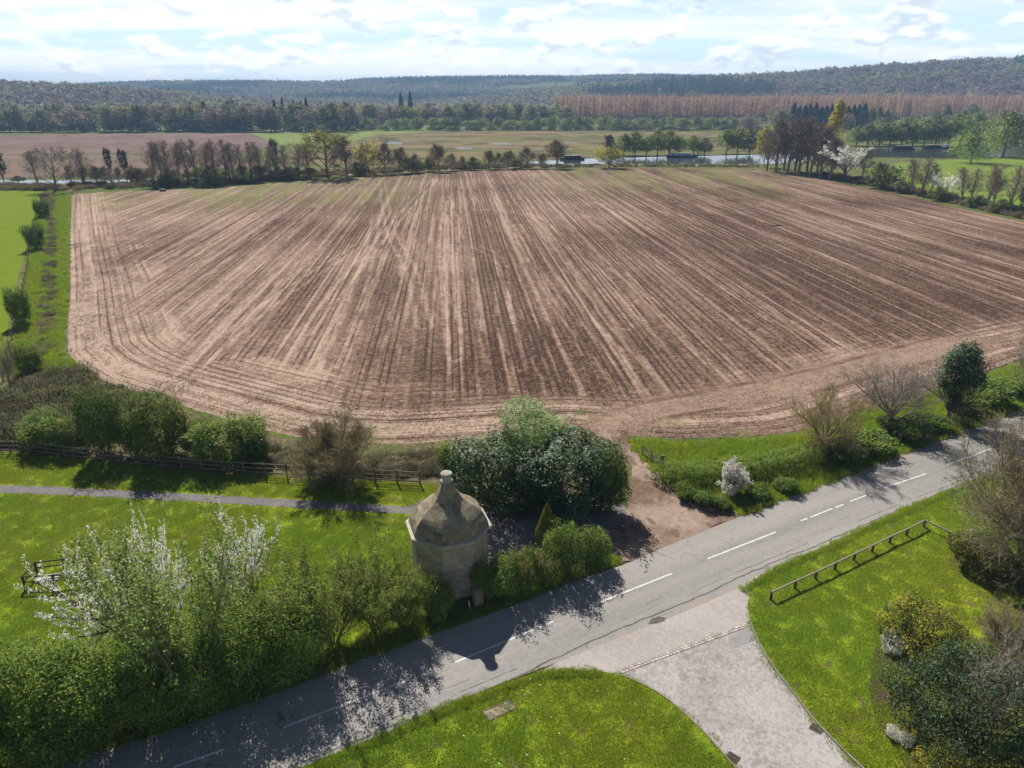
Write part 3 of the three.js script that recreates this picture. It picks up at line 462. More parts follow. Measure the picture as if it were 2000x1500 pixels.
// ------------------------------------------------------------------ the stone lodge: eight sides under an ogee roof
{
  const o = thing('stone_lodge', 'small octagonal stone lodge with swept ogee roof and round finial', 'building', -3.85, -36.7, -0.07), rng = rngOf(5);
  const stoneMap = colourMap(512, 512, (u, v) => { const a = tileNoise(u, v, 5, 6), b = tileNoise(u + 0.4, v, 60, 2); return mix3([0.62, 0.60, 0.56], [1, 1, 1], clamp(smooth(0.25, 0.65, a) * 0.8 + (b - 0.5) * 0.5 + 0.15)); });
  const stone = (c) => std({ color: lin(...c), map: stoneMap, bumpMap: repeated(grain, 1), bumpScale: 0.012 });
  const wallMs = [[0.45, 0.395, 0.325], [0.43, 0.375, 0.31], [0.47, 0.41, 0.34], [0.445, 0.37, 0.305], [0.42, 0.37, 0.31]].map(stone);
  const roofMs = [[0.33, 0.285, 0.20], [0.285, 0.25, 0.175], [0.37, 0.32, 0.23], [0.25, 0.215, 0.155], [0.31, 0.26, 0.18], [0.15, 0.135, 0.105]].map(stone), joint = std({ color: lin(0.36, 0.32, 0.265) });
  const oct = (r, k) => [Math.sin(k * Math.PI / 4) * r, Math.cos(k * Math.PI / 4) * r];
  // walls: a core with blocks standing a little proud of the joints
  const RW = 2.36, ap = RW * Math.cos(Math.PI / 8), side = 2 * RW * Math.sin(Math.PI / 8), core = new THREE.CylinderGeometry(RW - 0.006, RW - 0.006, 3.86, 8, 1); core.translate(0, 1.93, 0);
  part(o, 'wall', core.rotateY(0), joint);
  const blocks = Array.from({ length: 10 }, () => { const g = new THREE.BoxGeometry(1, 1, 1), uv = g.attributes.uv, a = rng(), b = rng(); for (let i = 0; i < uv.count; i++) uv.setXY(i, uv.getX(i) * 0.45 + a, uv.getY(i) * 0.22 + b); return g; }), rows = 10, rh = 3.84 / rows;
  for (let k = 0; k < 8; k++) for (let r = 0; r < rows; r++) {
    const a = (k + 0.5) * Math.PI / 4, n = 2 + Math.floor(rng() * 2), cuts = [0]; for (let q = 1; q < n; q++) cuts.push(q / n + (rng() - 0.5) * 0.16 + (r % 2 ? 0.06 : -0.06)); cuts.push(1);
    for (let q = 0; q < n; q++) { const u = ((cuts[q] + cuts[q + 1]) / 2 - 0.5) * side, w = (cuts[q + 1] - cuts[q]) * side, m = part(o, 'stone_block', blocks[Math.floor(rng() * 10)], wallMs[Math.floor(rng() * 5)]), t = 0.14; m.scale.set(w - 0.010, rh - 0.005, t); const off = ap - t / 2 + rng() * 0.003; m.position.set(Math.sin(a) * off + Math.cos(a) * u, (r + 0.5) * rh, Math.cos(a) * off - Math.sin(a) * u); m.rotation.y = a; }
  }
  // cornice
  const cor = [[2.36, 3.80], [2.44, 3.86], [2.46, 3.94], [2.62, 3.98], [2.64, 4.10], [2.55, 4.135], [2.30, 4.15]], cm = [[0.50, 0.46, 0.39], [0.45, 0.41, 0.35], [0.52, 0.48, 0.42]].map(stone);
  for (let k = 0; k < 8; k++) {
    const P = [], I = [], U = []; cor.forEach(([r, y], i) => { for (const e of [0, 1]) { const [x, z] = oct(r, e); P.push(x, y, z); U.push(e * 1.5, y); } if (i) { const b = i * 2; I.push(b - 2, b - 1, b, b - 1, b + 1, b); } });
    const g = new THREE.BufferGeometry(); g.setAttribute('position', new THREE.Float32BufferAttribute(P, 3)); g.setAttribute('uv', new THREE.Float32BufferAttribute(U, 2)); g.setIndex(I); const f = g.toNonIndexed(); f.computeVertexNormals();
    const m = part(o, 'cornice', f, cm[k % 3]); m.rotation.y = k * Math.PI / 4;
  }
  // roof: slab by slab, each course following the ogee
  const prof = new THREE.CatmullRomCurve3([[2.44, 4.13], [2.40, 4.36], [2.24, 4.72], [1.97, 5.08], [1.60, 5.40], [1.20, 5.66], [0.88, 5.92], [0.66, 6.22], [0.50, 6.56], [0.39, 6.90], [0.345, 7.06]].map(([r, y]) => new THREE.Vector3(r, y, 0))), NC = 15, ring = prof.getSpacedPoints(NC);
  const P = [], I = []; ring.forEach((c, i) => { for (let k = 0; k < 8; k++) { const [x, z] = oct(c.x - 0.010, k); P.push(x, c.y - 0.004, z); } if (i) for (let k = 0; k < 8; k++) { const a = (i - 1) * 8 + k, b = (i - 1) * 8 + (k + 1) % 8; I.push(a, b, a + 8, b, b + 8, a + 8); } });
  const rg = new THREE.BufferGeometry(); rg.setAttribute('position', new THREE.Float32BufferAttribute(P, 3)); rg.setIndex(I); const rf = rg.toNonIndexed(); rf.computeVertexNormals(); const roof = part(o, 'roof', rf, std({ color: lin(0.43, 0.38, 0.29) }));
  for (let i = 0; i < NC; i++) {
    const w = (ring[i].x + ring[i + 1].x) / 2 * 0.765, n = w > 1.35 ? 3 : w > 0.62 ? 2 : 1;
    for (let alt = 0; alt < 2; alt++) { // two ways of cutting each course, used turn about
      const cuts = [0]; for (let q = 1; q < n; q++) cuts.push(q / n + (rng() - 0.5) * 0.2); cuts.push(1);
      for (let q = 0; q < n; q++) {
        const gap = 0.011 / w, u0 = cuts[q] + (q ? gap : 0), u1 = cuts[q + 1] - (q < n - 1 ? gap : 0), c0 = ring[i], c1 = ring[i + 1], lift = 0.004 + rng() * 0.010, v = [];
        const at = (c, u, d) => { const [ax, az] = oct(c.x + d, 0), [bx, bz] = oct(c.x + d, 1); return [lerp(ax, bx, u), c.y, lerp(az, bz, u)]; };
        const dy = (c1.y - c0.y) * 0.022, A = c0.clone().lerp(c1, 0.03), B = c0.clone().lerp(c1, 0.97);
        const top = [at(A, u0, lift), at(A, u1, lift), at(B, u1, lift), at(B, u0, lift)], bot = [at(A, u0, -0.05), at(A, u1, -0.05), at(B, u1, -0.05), at(B, u0, -0.05)];
        const quad = (a, b, c, d) => v.push(...a, ...b, ...c, ...a, ...c, ...d); quad(...top); for (let e = 0; e < 4; e++) quad(bot[e], bot[(e + 1) % 4], top[(e + 1) % 4], top[e]);
        const g = new THREE.BufferGeometry(); g.setAttribute('position', new THREE.Float32BufferAttribute(v, 3)); const uv = []; for (let e = 0; e < v.length / 3; e++) uv.push(v[e * 3] * 0.8 + i * 0.37, v[e * 3 + 1] * 0.8 + q * 0.21); g.setAttribute('uv', new THREE.Float32BufferAttribute(uv, 2)); g.computeVertexNormals();
        for (let k = alt; k < 8; k += 2) { const m = part(roof, 'roof_slab', g, roofMs[Math.min(5, Math.floor(rng() * 5 + (i < 3 ? rng() * 1.6 : 0)))]); m.rotation.y = k * Math.PI / 4; }
      }
    }
  }
  const fin = new THREE.LatheGeometry([[0.36, 7.03], [0.37, 7.07], [0.31, 7.10], [0.275, 7.16], [0.27, 7.40], [0.29, 7.43], [0.345, 7.45], [0.355, 7.52], [0.33, 7.565], [0.20, 7.60], [0, 7.61]].map(([x, y]) => new THREE.Vector2(x, y)), 24);
  part(o, 'finial', fin, stone([0.44, 0.42, 0.38]));
}
const wood = (c) => std({ color: lin(...c), bumpMap: repeated(grain, 3), bumpScale: 0.01, map: colourMap(128, 256, (u, v) => { const a = tileNoise(u, v * 0.2, 24, 3), b = tileNoise(u, v, 4, 3); return mix3([0.55, 0.55, 0.55], [1, 1, 1], clamp(a * 0.7 + b * 0.4)); }) });
function bar(o, name, a, b, w, h, m, roll = 0) { // a squared rail from a to b
  const A = new THREE.Vector3(...a), B = new THREE.Vector3(...b), l = A.distanceTo(B), e = part(o, name, new THREE.BoxGeometry(w, h, l), m); e.position.copy(A).add(B).multiplyScalar(0.5); e.lookAt(B.x + o.position.x, B.y + o.position.y, B.z + o.position.z); return e;
}
{ // post and rail fence
  const o = thing('rail_fence', 'long weathered post and rail fence along the back of the lawn', 'fence'), pts = spline(FENCE, 400), m = wood([0.20, 0.17, 0.135]), m2 = wood([0.27, 0.235, 0.19]), post = new THREE.BoxGeometry(0.11, 1.25, 0.10), rng = rngOf(9); let last = pts[0], first = true;
  for (let k = 1; k < pts.length; k++) {
    const p = pts[k], l = Math.hypot(p[0] - last[0], p[1] - last[1]); if (l < 1.72) continue;
    const q = part(o, 'post', post, m); q.position.set(p[0], 0.58 + rng() * 0.03, p[1]); q.rotation.set((rng() - 0.5) * 0.03, Math.atan2(-(p[1] - last[1]), p[0] - last[0]), (rng() - 0.5) * 0.03);
    for (const y of [0.32, 0.71, 1.10]) bar(o, 'rail', [last[0], y + (rng() - 0.5) * 0.02, last[1] + 0.07], [p[0], y + (rng() - 0.5) * 0.02, p[1] + 0.07], 0.045, 0.095, y > 1 ? m2 : m);
    last = p;
  }
}
{ // knee rail
  const o = thing('knee_rail', 'low wooden knee rail of short posts on the mown lawn', 'fence'), m = wood([0.15, 0.13, 0.105]), t = wood([0.30, 0.26, 0.205]), P = poly([1505, 1172], [1552, 1150], [1592, 1132], [1630, 1114], [1667, 1096], [1703, 1079], [1737, 1062], [1770, 1047], [1803, 1030], [1853, 1054], [1885, 1069]), post = new THREE.BoxGeometry(0.13, 0.62, 0.11);
  P.forEach(([x, z], i) => { const q = part(o, 'post', post, m); q.position.set(x, 0.27, z); const r = P[Math.min(i + 1, P.length - 1)], s = P[Math.max(i - 1, 0)]; q.rotation.y = Math.atan2(-(r[1] - s[1]), r[0] - s[0]); if (i) { const e = bar(o, 'rail', [P[i - 1][0], 0.595, P[i - 1][1]], [x, 0.595, z], 0.10, 0.075, t); } });
}
{ // little railed enclosure on the left lawn
  const o = thing('rail_enclosure', 'small square of dark wooden rails standing on the left lawn', 'enclosure'), m = wood([0.13, 0.105, 0.075]), C = poly([50, 1150], [167, 1144], [180, 1108], [74, 1122]), post = new THREE.BoxGeometry(0.10, 0.98, 0.10);
  C.forEach(([x, z], i) => { const n = C[(i + 1) % 4]; for (const f of i % 2 ? [0] : [0, 0.5]) { const q = part(o, 'post', post, m); q.position.set(lerp(x, n[0], f), 0.46, lerp(z, n[1], f)); } for (const y of [0.5, 0.88]) bar(o, 'rail', [x, y, z], [n[0], y, n[1]], 0.05, 0.085, m); });
  const c = [0, 1].map((k) => (C[0][k] + C[2][k]) / 2), lid = thing('concrete_cover', 'pale concrete slab lying inside the small rail enclosure', 'cover', c[0] - 0.6, c[1] + 0.1, 0.2);
  part(lid, 'slab', new THREE.BoxGeometry(1.2, 0.10, 0.75), std({ color: lin(0.44, 0.40, 0.33), bumpMap: grain, bumpScale: 0.02 })).position.y = 0.045; part(lid, 'lifting_ring', new THREE.TorusGeometry(0.05, 0.01, 6, 12), std({ color: lin(0.1, 0.09, 0.08) })).position.set(0.3, 0.1, 0);
}
{ // concrete cover on the island
  const o = thing('concrete_cover', 'rectangular stained concrete cover set in the grass island', 'cover'), C = poly([942, 1391], [994, 1370], [1008, 1384], [956, 1409]);
  const t = colourMap(128, 128, (u, v) => mix3([0.25, 0.235, 0.22], [0.40, 0.30, 0.22], smooth(0.4, 0.62, tileNoise(u, v, 4, 4)))), s = new THREE.Shape(C.map(([x, z]) => new THREE.Vector2(x, -z))), g = new THREE.ExtrudeGeometry(s, { depth: 0.04, bevelEnabled: false }); g.rotateX(-Math.PI / 2); g.translate(0, 0.025, 0); part(o, 'slab', g, std({ map: t, bumpMap: grain, bumpScale: 0.02 }));
  const rim = std({ color: lin(0.16, 0.12, 0.085) }); for (let i = 0; i < 4; i++) { const a = C[i], b = C[(i + 1) % 4]; bar(o, 'rim', [a[0], 0.055, a[1]], [b[0], 0.055, b[1]], 0.07, 0.05, rim); }
  const peg = new THREE.CylinderGeometry(0.035, 0.045, 0.05, 8), pm = std({ color: lin(0.55, 0.5, 0.45) }); for (const [u, v] of [[0.2, 0.3], [0.3, 0.8], [0.8, 0.2], [0.6, 0.55]]) { const q = part(o, 'lifting_eye', peg, pm); q.position.set(lerp(lerp(C[0][0], C[1][0], u), lerp(C[3][0], C[2][0], u), v), 0.075, lerp(lerp(C[0][1], C[1][1], u), lerp(C[3][1], C[2][1], u), v)); }
}
for (const [px, py, turn, label] of [[1594, 1424, -0.72, 'iron drain grate beside the edging of the knee rail lawn'], [1431, 1481, -0.75, 'iron drain grate beside the edging of the grass island']]) { // drains
  const [x, z] = G(px, py), o = thing('drain_grate', label, 'drain', x, z, turn, null, 0.04), iron = std({ color: lin(0.12, 0.105, 0.095), roughness: 0.7 }), dark = std({ color: lin(0.03, 0.028, 0.026) });
  part(o, 'pit', new THREE.BoxGeometry(0.50, 0.01, 0.40), dark).position.y = 0.006; for (const s of [-1, 1]) { part(o, 'frame', new THREE.BoxGeometry(0.54, 0.03, 0.035), iron).position.set(0, 0.012, s * 0.205); part(o, 'frame', new THREE.BoxGeometry(0.035, 0.03, 0.40), iron).position.set(s * 0.26, 0.012, 0); }
  const slat = new THREE.BoxGeometry(0.03, 0.025, 0.38); for (let k = 0; k < 6; k++) part(o, 'bar', slat, iron).position.set(-0.2 + k * 0.08, 0.02, 0); part(o, 'bar', new THREE.BoxGeometry(0.48, 0.02, 0.03), iron).position.y = 0.019;
}
{ // marker posts, gate pier, gate
  const white = std({ color: lin(0.75, 0.74, 0.72), roughness: 0.5 }), red = std({ color: lin(0.42, 0.03, 0.025), roughness: 0.5 });
  let [x, z] = G(1140, 1104), o = thing('marker_post', 'short white marker post with red top on the verge', 'post', x, z); part(o, 'post', new THREE.BoxGeometry(0.12, 0.42, 0.08), white).position.y = 0.2; part(o, 'cap', new THREE.BoxGeometry(0.135, 0.20, 0.095), red).position.y = 0.5;
  [x, z] = G(917, 1190); o = thing('reflector_post', 'thin leaning white post at the foot of the lodge', 'post', x, z, 0); const p = part(o, 'post', new THREE.CylinderGeometry(0.035, 0.045, 0.62, 8), white); p.position.y = 0.3; p.rotation.z = 0.14; const b = part(o, 'band', new THREE.CylinderGeometry(0.039, 0.039, 0.07, 8), std({ color: lin(0.35, 0.34, 0.33) })); b.position.set(-0.03, 0.5, 0); b.rotation.z = 0.14;
  [x, z] = G(933, 1182); o = thing('stone_pier', 'short square stone pier in the hedge shade beside the lodge', 'pier', x, z, 0.4); const s = std({ color: lin(0.33, 0.25, 0.21), bumpMap: grain, bumpScale: 0.03 }); for (let k = 0; k < 4; k++) { const q = part(o, 'stone_block', new THREE.BoxGeometry(0.52, 0.285, 0.5), s); q.position.set((k % 2) * 0.012, 0.145 + k * 0.292, 0); q.rotation.y = k * 0.02; } part(o, 'cap', new THREE.CylinderGeometry(0.30, 0.42, 0.14, 4).rotateY(Math.PI / 4), s).position.y = 1.24;
  // field gate standing open
  const A = G(1254, 892), B = G(1291, 914); o = thing('field_gate', 'open wooden field gate beside the rutted track', 'gate', A[0], A[1], Math.atan2(-(B[1] - A[1]), B[0] - A[0])); const L = Math.hypot(B[0] - A[0], B[1] - A[1]), gm = wood([0.30, 0.26, 0.20]);
  for (const y of [0.3, 0.52, 0.76, 1.02]) part(o, 'bar', new THREE.BoxGeometry(L, 0.075, 0.03), gm).position.set(L / 2, y, 0); for (const u of [0.02, 0.5, 0.98]) part(o, 'upright', new THREE.BoxGeometry(0.08, 0.92, 0.045), gm).position.set(L * u, 0.66, 0.03); part(o, 'hanging_post', new THREE.BoxGeometry(0.16, 1.3, 0.16), gm).position.set(L + 0.14, 0.6, 0); part(o, 'brace', new THREE.BoxGeometry(Math.hypot(L * 0.95, 0.7), 0.06, 0.028), gm).position.set(L / 2, 0.66, -0.03);
  o.children.at(-1).rotation.z = -Math.atan2(0.7, L * 0.95);
}

// ------------------------------------------------------------------ kinds of plant seen close to
const fill = (P, n, sc, seed) => { const r = rngOf(seed), out = [], xs = P.map((p) => p[0]), zs = P.map((p) => p[1]), x0 = Math.min(...xs), x1 = Math.max(...xs), z0 = Math.min(...zs), z1 = Math.max(...zs); let guard = 0; while (out.length < n && guard++ < n * 40) { const x = lerp(x0, x1, r()), z = lerp(z0, z1, r()); if (inPoly(x, z, P)) out.push([x, z, sc * (0.6 + 0.8 * r())]); } return out; };
function shrub(seed, w, h, pal, { count = 15000, len = 0.085, wid = 0.055, lobes = 9, mat = leafMat, lump = 0.26, sprig = 0.22, stems = 6, size = 0.5, depth = 0.45, facing = 0.45, wc = [0.16, 0.125, 0.09], v = 0.17 } = {}) {
  const leaf = new Soup(), L = lobesIn(seed, lobes, w, h, w, { size }); leavesOnLobes(leaf, L, { seed: seed + 1, count, len, wid, pal, lump, sprig, depth, facing, v });
  const { wood: wd, twig, tips } = growWood({ seed: seed + 2, height: h, radius: 0.06, stems, spread: 0.42, colour: wc, sides: 5, thick: 1, levels: [{ len: 0.8, segs: 4, wob: 0.25 }, { n: 6, t0: 0.25, ang: 0.6, len: 0.42, rad: 0.5, segs: 3 }, { n: 4, t0: 0.3, ang: 0.6, len: 0.5, rad: 0.5, segs: 2, min: 0.006 }] });
  leavesOnTips(leaf, tips, { seed: seed + 3, per: 5, spread: 0.22, len, wid, pal, v });
  return kind(h, w, ['trunk', wd, bark], ['branches', twig, bark], ['crown', leaf, mat]);
}
const haw = [101, 202, 303, 404].map((s, i) => shrub(s, 4.8, 5.6, i === 3 ? PAL.fresh : [...PAL.hedge, ...PAL.fresh.slice(0, 2)], { count: 25000, len: 0.062, wid: 0.038, lobes: 13, lump: 0.38, sprig: 0.4, depth: 0.55 }));
const bush = [511, 522, 533].map((s, i) => shrub(s, 4.5, 5.5, [[...PAL.hedge, ...PAL.fresh], [[0.06, 0.11, 0.018], ...PAL.hedge], [...PAL.hedge, PAL.olive[2], PAL.olive[0]]][i], { count: 17000, len: 0.085, wid: 0.052, lobes: 16, lump: 0.52, sprig: 0.5, depth: 0.36, size: 0.42 }));
const laurel = [611, 622].map((s) => shrub(s, 5, 5.5, PAL.laurel, { count: 15000, len: 0.088, wid: 0.044, mat: glossMat, lobes: 10, depth: 0.3, facing: 0.6, lump: 0.2, v: 0.35 }));
const smallBush = [711, 722, 733].map((s, i) => shrub(s, 2.2, 2, [PAL.hedge, [...PAL.fresh, ...PAL.hedge], [...PAL.bramble, ...PAL.hedge]][i], { count: 5200, len: 0.06, wid: 0.038, lobes: 6, stems: 5 }));
function tree(seed, h, w, { levels, radius = 0.16, stems = 1, spread = 0.3, colour, leaf, mat = leafMat, lobes, name = 'crown', sides = 6, thick = 2, twigs }) {
  const g = growWood({ seed, height: h, radius, stems, spread, levels, colour, sides, thick }), s = new Soup();
  if (twigs) twigsOnTips(g.twig, g.tips, { seed: seed + 4, c: colour, ...twigs }); if (leaf) leavesOnTips(s, g.tips, { seed: seed + 1, ...leaf }); if (lobes) leavesOnLobes(s, lobes.at, { seed: seed + 2, ...lobes });
  return kind(h, w, ['trunk', g.wood, bark], ['branches', g.twig, bark], [name, s, mat]);
}
const fan = (n4 = 6, up = 0.06) => [{ len: 0.22, segs: 3, wob: 0.08, end: 0.8 }, { n: 13, t0: 0.4, ang: 0.72, angv: 0.5, len: 1.9, rad: 0.45, segs: 5, wob: 0.24, up: up - 0.03, end: 0.3, shape: () => 1 }, { n: 9, t0: 0.15, ang: 0.62, len: 0.48, rad: 0.5, segs: 3, wob: 0.28, up: 0.02 }, { n: 6, t0: 0.15, ang: 0.6, len: 0.52, rad: 0.5, segs: 2, min: 0.011, wob: 0.3 }, { n: n4, t0: 0.15, ang: 0.6, len: 0.6, rad: 0.6, segs: 2, min: 0.008, wob: 0.3 }];
const oliveTree = tree(811, 6.6, 6.2, { twigs: { per: 1, len: 0.3, wid: 0.006 }, levels: fan(6), radius: 0.17, colour: [0.34, 0.28, 0.15], leaf: { per: 1, chance: 0.75, spread: 0.10, len: 0.030, wid: 0.020, pal: PAL.olive } });
const bareTree = tree(822, 7.4, 6.8, { twigs: { per: 1, len: 0.35, wid: 0.005 }, levels: fan(6, 0.08), radius: 0.2, colour: [0.30, 0.26, 0.225], leaf: { per: 1, chance: 0.12, spread: 0.08, len: 0.03, wid: 0.02, pal: PAL.olive } });
const budTree = tree(833, 11, 10, { twigs: { per: 1, len: 0.4, wid: 0.009 }, levels: fan(7, 0.08), radius: 0.28, stems: 3, spread: 0.28, colour: [0.30, 0.255, 0.18], leaf: { per: 1, chance: 0.45, spread: 0.14, len: 0.05, wid: 0.032, pal: [...PAL.olive, [0.22, 0.20, 0.09]] } });
const twigTree = tree(844, 6.2, 7.6, { twigs: { per: 1, len: 0.3, wid: 0.005 }, levels: fan(9, 0.03), radius: 0.2, stems: 2, spread: 0.35, colour: [0.34, 0.275, 0.175], leaf: { per: 1, chance: 0.6, spread: 0.12, len: 0.034, wid: 0.024, pal: [...PAL.olive, [0.13, 0.11, 0.05]] } });
const ivyTree = (() => { const g = growWood({ seed: 855, height: 8, radius: 0.2, levels: fan(4), colour: [0.10, 0.09, 0.065] }), s = new Soup(); leavesOnLobes(s, [[0.3, 5.2, 0, 1.7, 1.9, 1.7], [-0.7, 6.3, 0.4, 1.2, 1.4, 1.2], [0.9, 6.2, -0.4, 1.2, 1.3, 1.2], [1.5, 4.2, 0.3, 1.0, 0.9, 1.0], [-0.9, 4.3, 0, 1.0, 1.0, 1.0], [0, 2.6, 0, 0.5, 1.9, 0.5]], { seed: 856, count: 9000, len: 0.11, wid: 0.07, pal: PAL.laurel, lump: 0.5, sprig: 0.5, v: 0.35 }); return kind(8, 5, ['trunk', g.wood, bark], ['branches', g.twig, bark], ['crown', s, glossMat]); })();
const sallow = tree(866, 11.4, 6.4, { stems: 9, spread: 0.24, radius: 0.09, colour: [0.19, 0.16, 0.10], sides: 5, thick: 1, levels: [{ len: 0.86, segs: 6, wob: 0.13, up: 0.04, end: 0.2 }, { n: 14, t0: 0.22, ang: 0.42, len: 0.30, rad: 0.4, segs: 4, wob: 0.2, up: 0.08 }, { n: 8, t0: 0.15, ang: 0.5, len: 0.42, rad: 0.5, segs: 3, min: 0.008, wob: 0.25, up: 0.05 }], leaf: { per: 6, spread: 0.22, len: 0.070, wid: 0.042, pal: [...PAL.pale, ...PAL.pale, ...PAL.fresh], v: 0.3 } });
const rampant = tree(877, 6.5, 6, { stems: 12, spread: 0.42, radius: 0.06, colour: [0.17, 0.14, 0.085], sides: 4, thick: 1, levels: [{ len: 0.85, segs: 5, wob: 0.2, up: 0.02, end: 0.25 }, { n: 11, t0: 0.15, ang: 0.5, len: 0.36, rad: 0.45, segs: 3, wob: 0.25 }, { n: 7, t0: 0.15, ang: 0.5, len: 0.45, rad: 0.5, segs: 3, min: 0.007 }], leaf: { per: 6, spread: 0.18, len: 0.058, wid: 0.036, pal: [...PAL.fresh, ...PAL.olive, ...PAL.hedge], v: 0.28 } });
const blossomLevels = (w, ang) => [{ len: 0.30, segs: 3, wob: 0.15, end: 0.8 }, { n: 9, t0: 0.35, ang, angv: 0.25, len: 2.2, rad: 0.6, segs: 6, wob: w, up: 0.02, end: 0.25 }, { n: 8, t0: 0.2, ang: 0.5, len: 0.38, rad: 0.45, segs: 5, wob: 0.3, up: 0.06, min: 0.01 }];
const blossomBough = tree(888, 6.5, 7, { levels: blossomLevels(0.22, 0.75), radius: 0.13, stems: 2, spread: 0.35, colour: [0.12, 0.095, 0.08], name: 'blossom', mat: petalMat, leaf: { per: 9, spread: 0.12, len: 0.042, wid: 0.034, pal: PAL.petal, v: 0.1 } });
const blossomUpright = tree(899, 6, 5, { levels: blossomLevels(0.18, 0.5), radius: 0.10, stems: 3, spread: 0.25, colour: [0.12, 0.09, 0.075], name: 'blossom', mat: petalMat, leaf: { per: 8, spread: 0.10, len: 0.040, wid: 0.034, pal: PAL.petal, v: 0.1 } });
const blossomBush = tree(910, 2.6, 2.4, { levels: fan(3, 0.05), radius: 0.05, colour: [0.14, 0.11, 0.09], name: 'blossom', mat: petalMat, leaf: { per: 2, chance: 0.7, spread: 0.07, len: 0.036, wid: 0.030, pal: [...PAL.petal, [0.66, 0.55, 0.50]], v: 0.12 } });
const sapling = tree(921, 5, 3.4, { levels: fan(5, 0.05), radius: 0.07, colour: [0.34, 0.31, 0.26] });
const cone = (seed, h, w, pal, { count = 6000, len = 0.06, wid = 0.03, mat = leafMat } = {}) => { const s = new Soup(), rng = rngOf(seed), t = new Soup(); for (let k = 0; k < count; k++) { const f = Math.pow(rng(), 0.75), a = rng() * 6.28, prof = Math.pow(Math.min(1, (1 - f) * 1.5), 0.75) * Math.min(1, 0.7 + f * 1.5), r = w / 2 * prof * (1 + 0.16 * (fbm(a * 3, f * 9, 2) - 0.5)) * (1 - 0.25 * rng() * rng()), u = unit(rng), nx = Math.cos(a) * 0.6 + u[0] * 0.5, ny = 0.25 + u[1] * 0.5, nz = Math.sin(a) * 0.6 + u[2] * 0.5, l = Math.hypot(nx, ny, nz); s.leaf(Math.cos(a) * r, 0.1 + f * h * 0.98, Math.sin(a) * r, nx / l, ny / l, nz / l, len * (0.7 + rng() * 0.6), wid, rng, tint(pal, rng, 0.25)); } t.tube([new THREE.Vector3(0, -0.1, 0), new THREE.Vector3(0, h * 0.9, 0)], [w * 0.06, 0.02], 6, [0.10, 0.08, 0.06]); return kind(h, w, ['trunk', t, bark], ['crown', s, mat]); };
const goldCone = cone(931, 2.5, 1.35, [[0.20, 0.22, 0.025], [0.26, 0.25, 0.03], [0.14, 0.17, 0.02]]), darkCone = cone(942, 3.6, 1.5, PAL.dark, { count: 5000 });

const low = [951, 962].map((s, i) => shrub(s, 2.6, 2.3, [[...PAL.fresh, ...PAL.hedge], [...PAL.hedge, ...PAL.olive, [0.17, 0.11, 0.05]]][i], { count: 7000, len: 0.055, wid: 0.030, lobes: 7, sprig: 0.35, stems: 9 }));
// ------------------------------------------------------------------ roadside hedge by the lodge
for (const [bx, by, ty, pw, k, l] of [[-150, 1560, 1240, 330, 0, 'dense green hedge shrub beyond the arching blossom tree, farthest from the lodge'], [-20, 1515, 1225, 300, 1, 'dense green hedge shrub in front of the rail enclosure'], [95, 1475, 1225, 270, 2, 'dense green hedge shrub below the sprays of the arching blossom tree'], [190, 1445, 1230, 250, 0, 'dense green hedge shrub at the foot of the arching blossom tree'], [300, 1408, 1225, 230, 1, 'dense green hedge shrub before the pale sallow stems'], [405, 1374, 1215, 220, 2, 'dense green hedge shrub on the lodge side of the sallow foot'], [490, 1338, 1160, 215, 0, 'dense green hedge shrub below the upright blossom tree'], [575, 1306, 1125, 200, 3, 'fresh green hedge shrub beside the airy thin stemmed shrubs']])
  stand(haw[k], 'hedge_shrub', l, 'shrub', bx, by, ty, pw, { group: 'shrubs of the tall overgrown hedge along the road' });
for (const [bx, by, ty, pw] of [[560, 1275, 1090, 190], [650, 1262, 1078, 200], [735, 1232, 1072, 190]]) stand(rampant, 'hedge_sapling', 'airy shrub of thin upright stems in the hedge nearer the lodge', 'shrub', bx, by, ty, pw, { group: 'airy shrubs in the roadside hedge' });
stand(haw[3], 'hedge_shrub', 'small yellow green shrub against the wall of the lodge', 'shrub', 815, 1210, 1106, 95);
stand(rampant, 'hedge_sapling', 'airy shrub standing in front of the left wall of the lodge', 'shrub', 782, 1222, 1095, 110);
stand(low[0], 'hedge_shrub', 'low shrub hiding the foot of the lodge wall beside the yellow green shrub', 'shrub', 858, 1206, 1118, 75);
stand(haw[1], 'hedge_shrub', 'dark shaded shrub between the lodge wall and the stone pier', 'shrub', 944, 1170, 1085, 75);
stand(sallow, 'sallow_tree', 'tall many stemmed pale green sallow rising from the roadside hedge', 'tree', 375, 1385, 985, 300, { turn: 1.2 });
stand(blossomBough, 'blossom_tree', 'white blossom tree with long arching sprays beside the rail enclosure', 'tree', 285, 1285, 1025, 250, { turn: 0.6 });
stand(blossomUpright, 'blossom_tree', 'white blossom tree with upright sprays behind the airy hedge', 'tree', 482, 1215, 990, 165, { turn: 2 });
stand(blossomUpright, 'blossom_tree', 'creamy blossom tree topping out above the pale sallow', 'tree', 345, 1280, 958, 95, { turn: 4 });

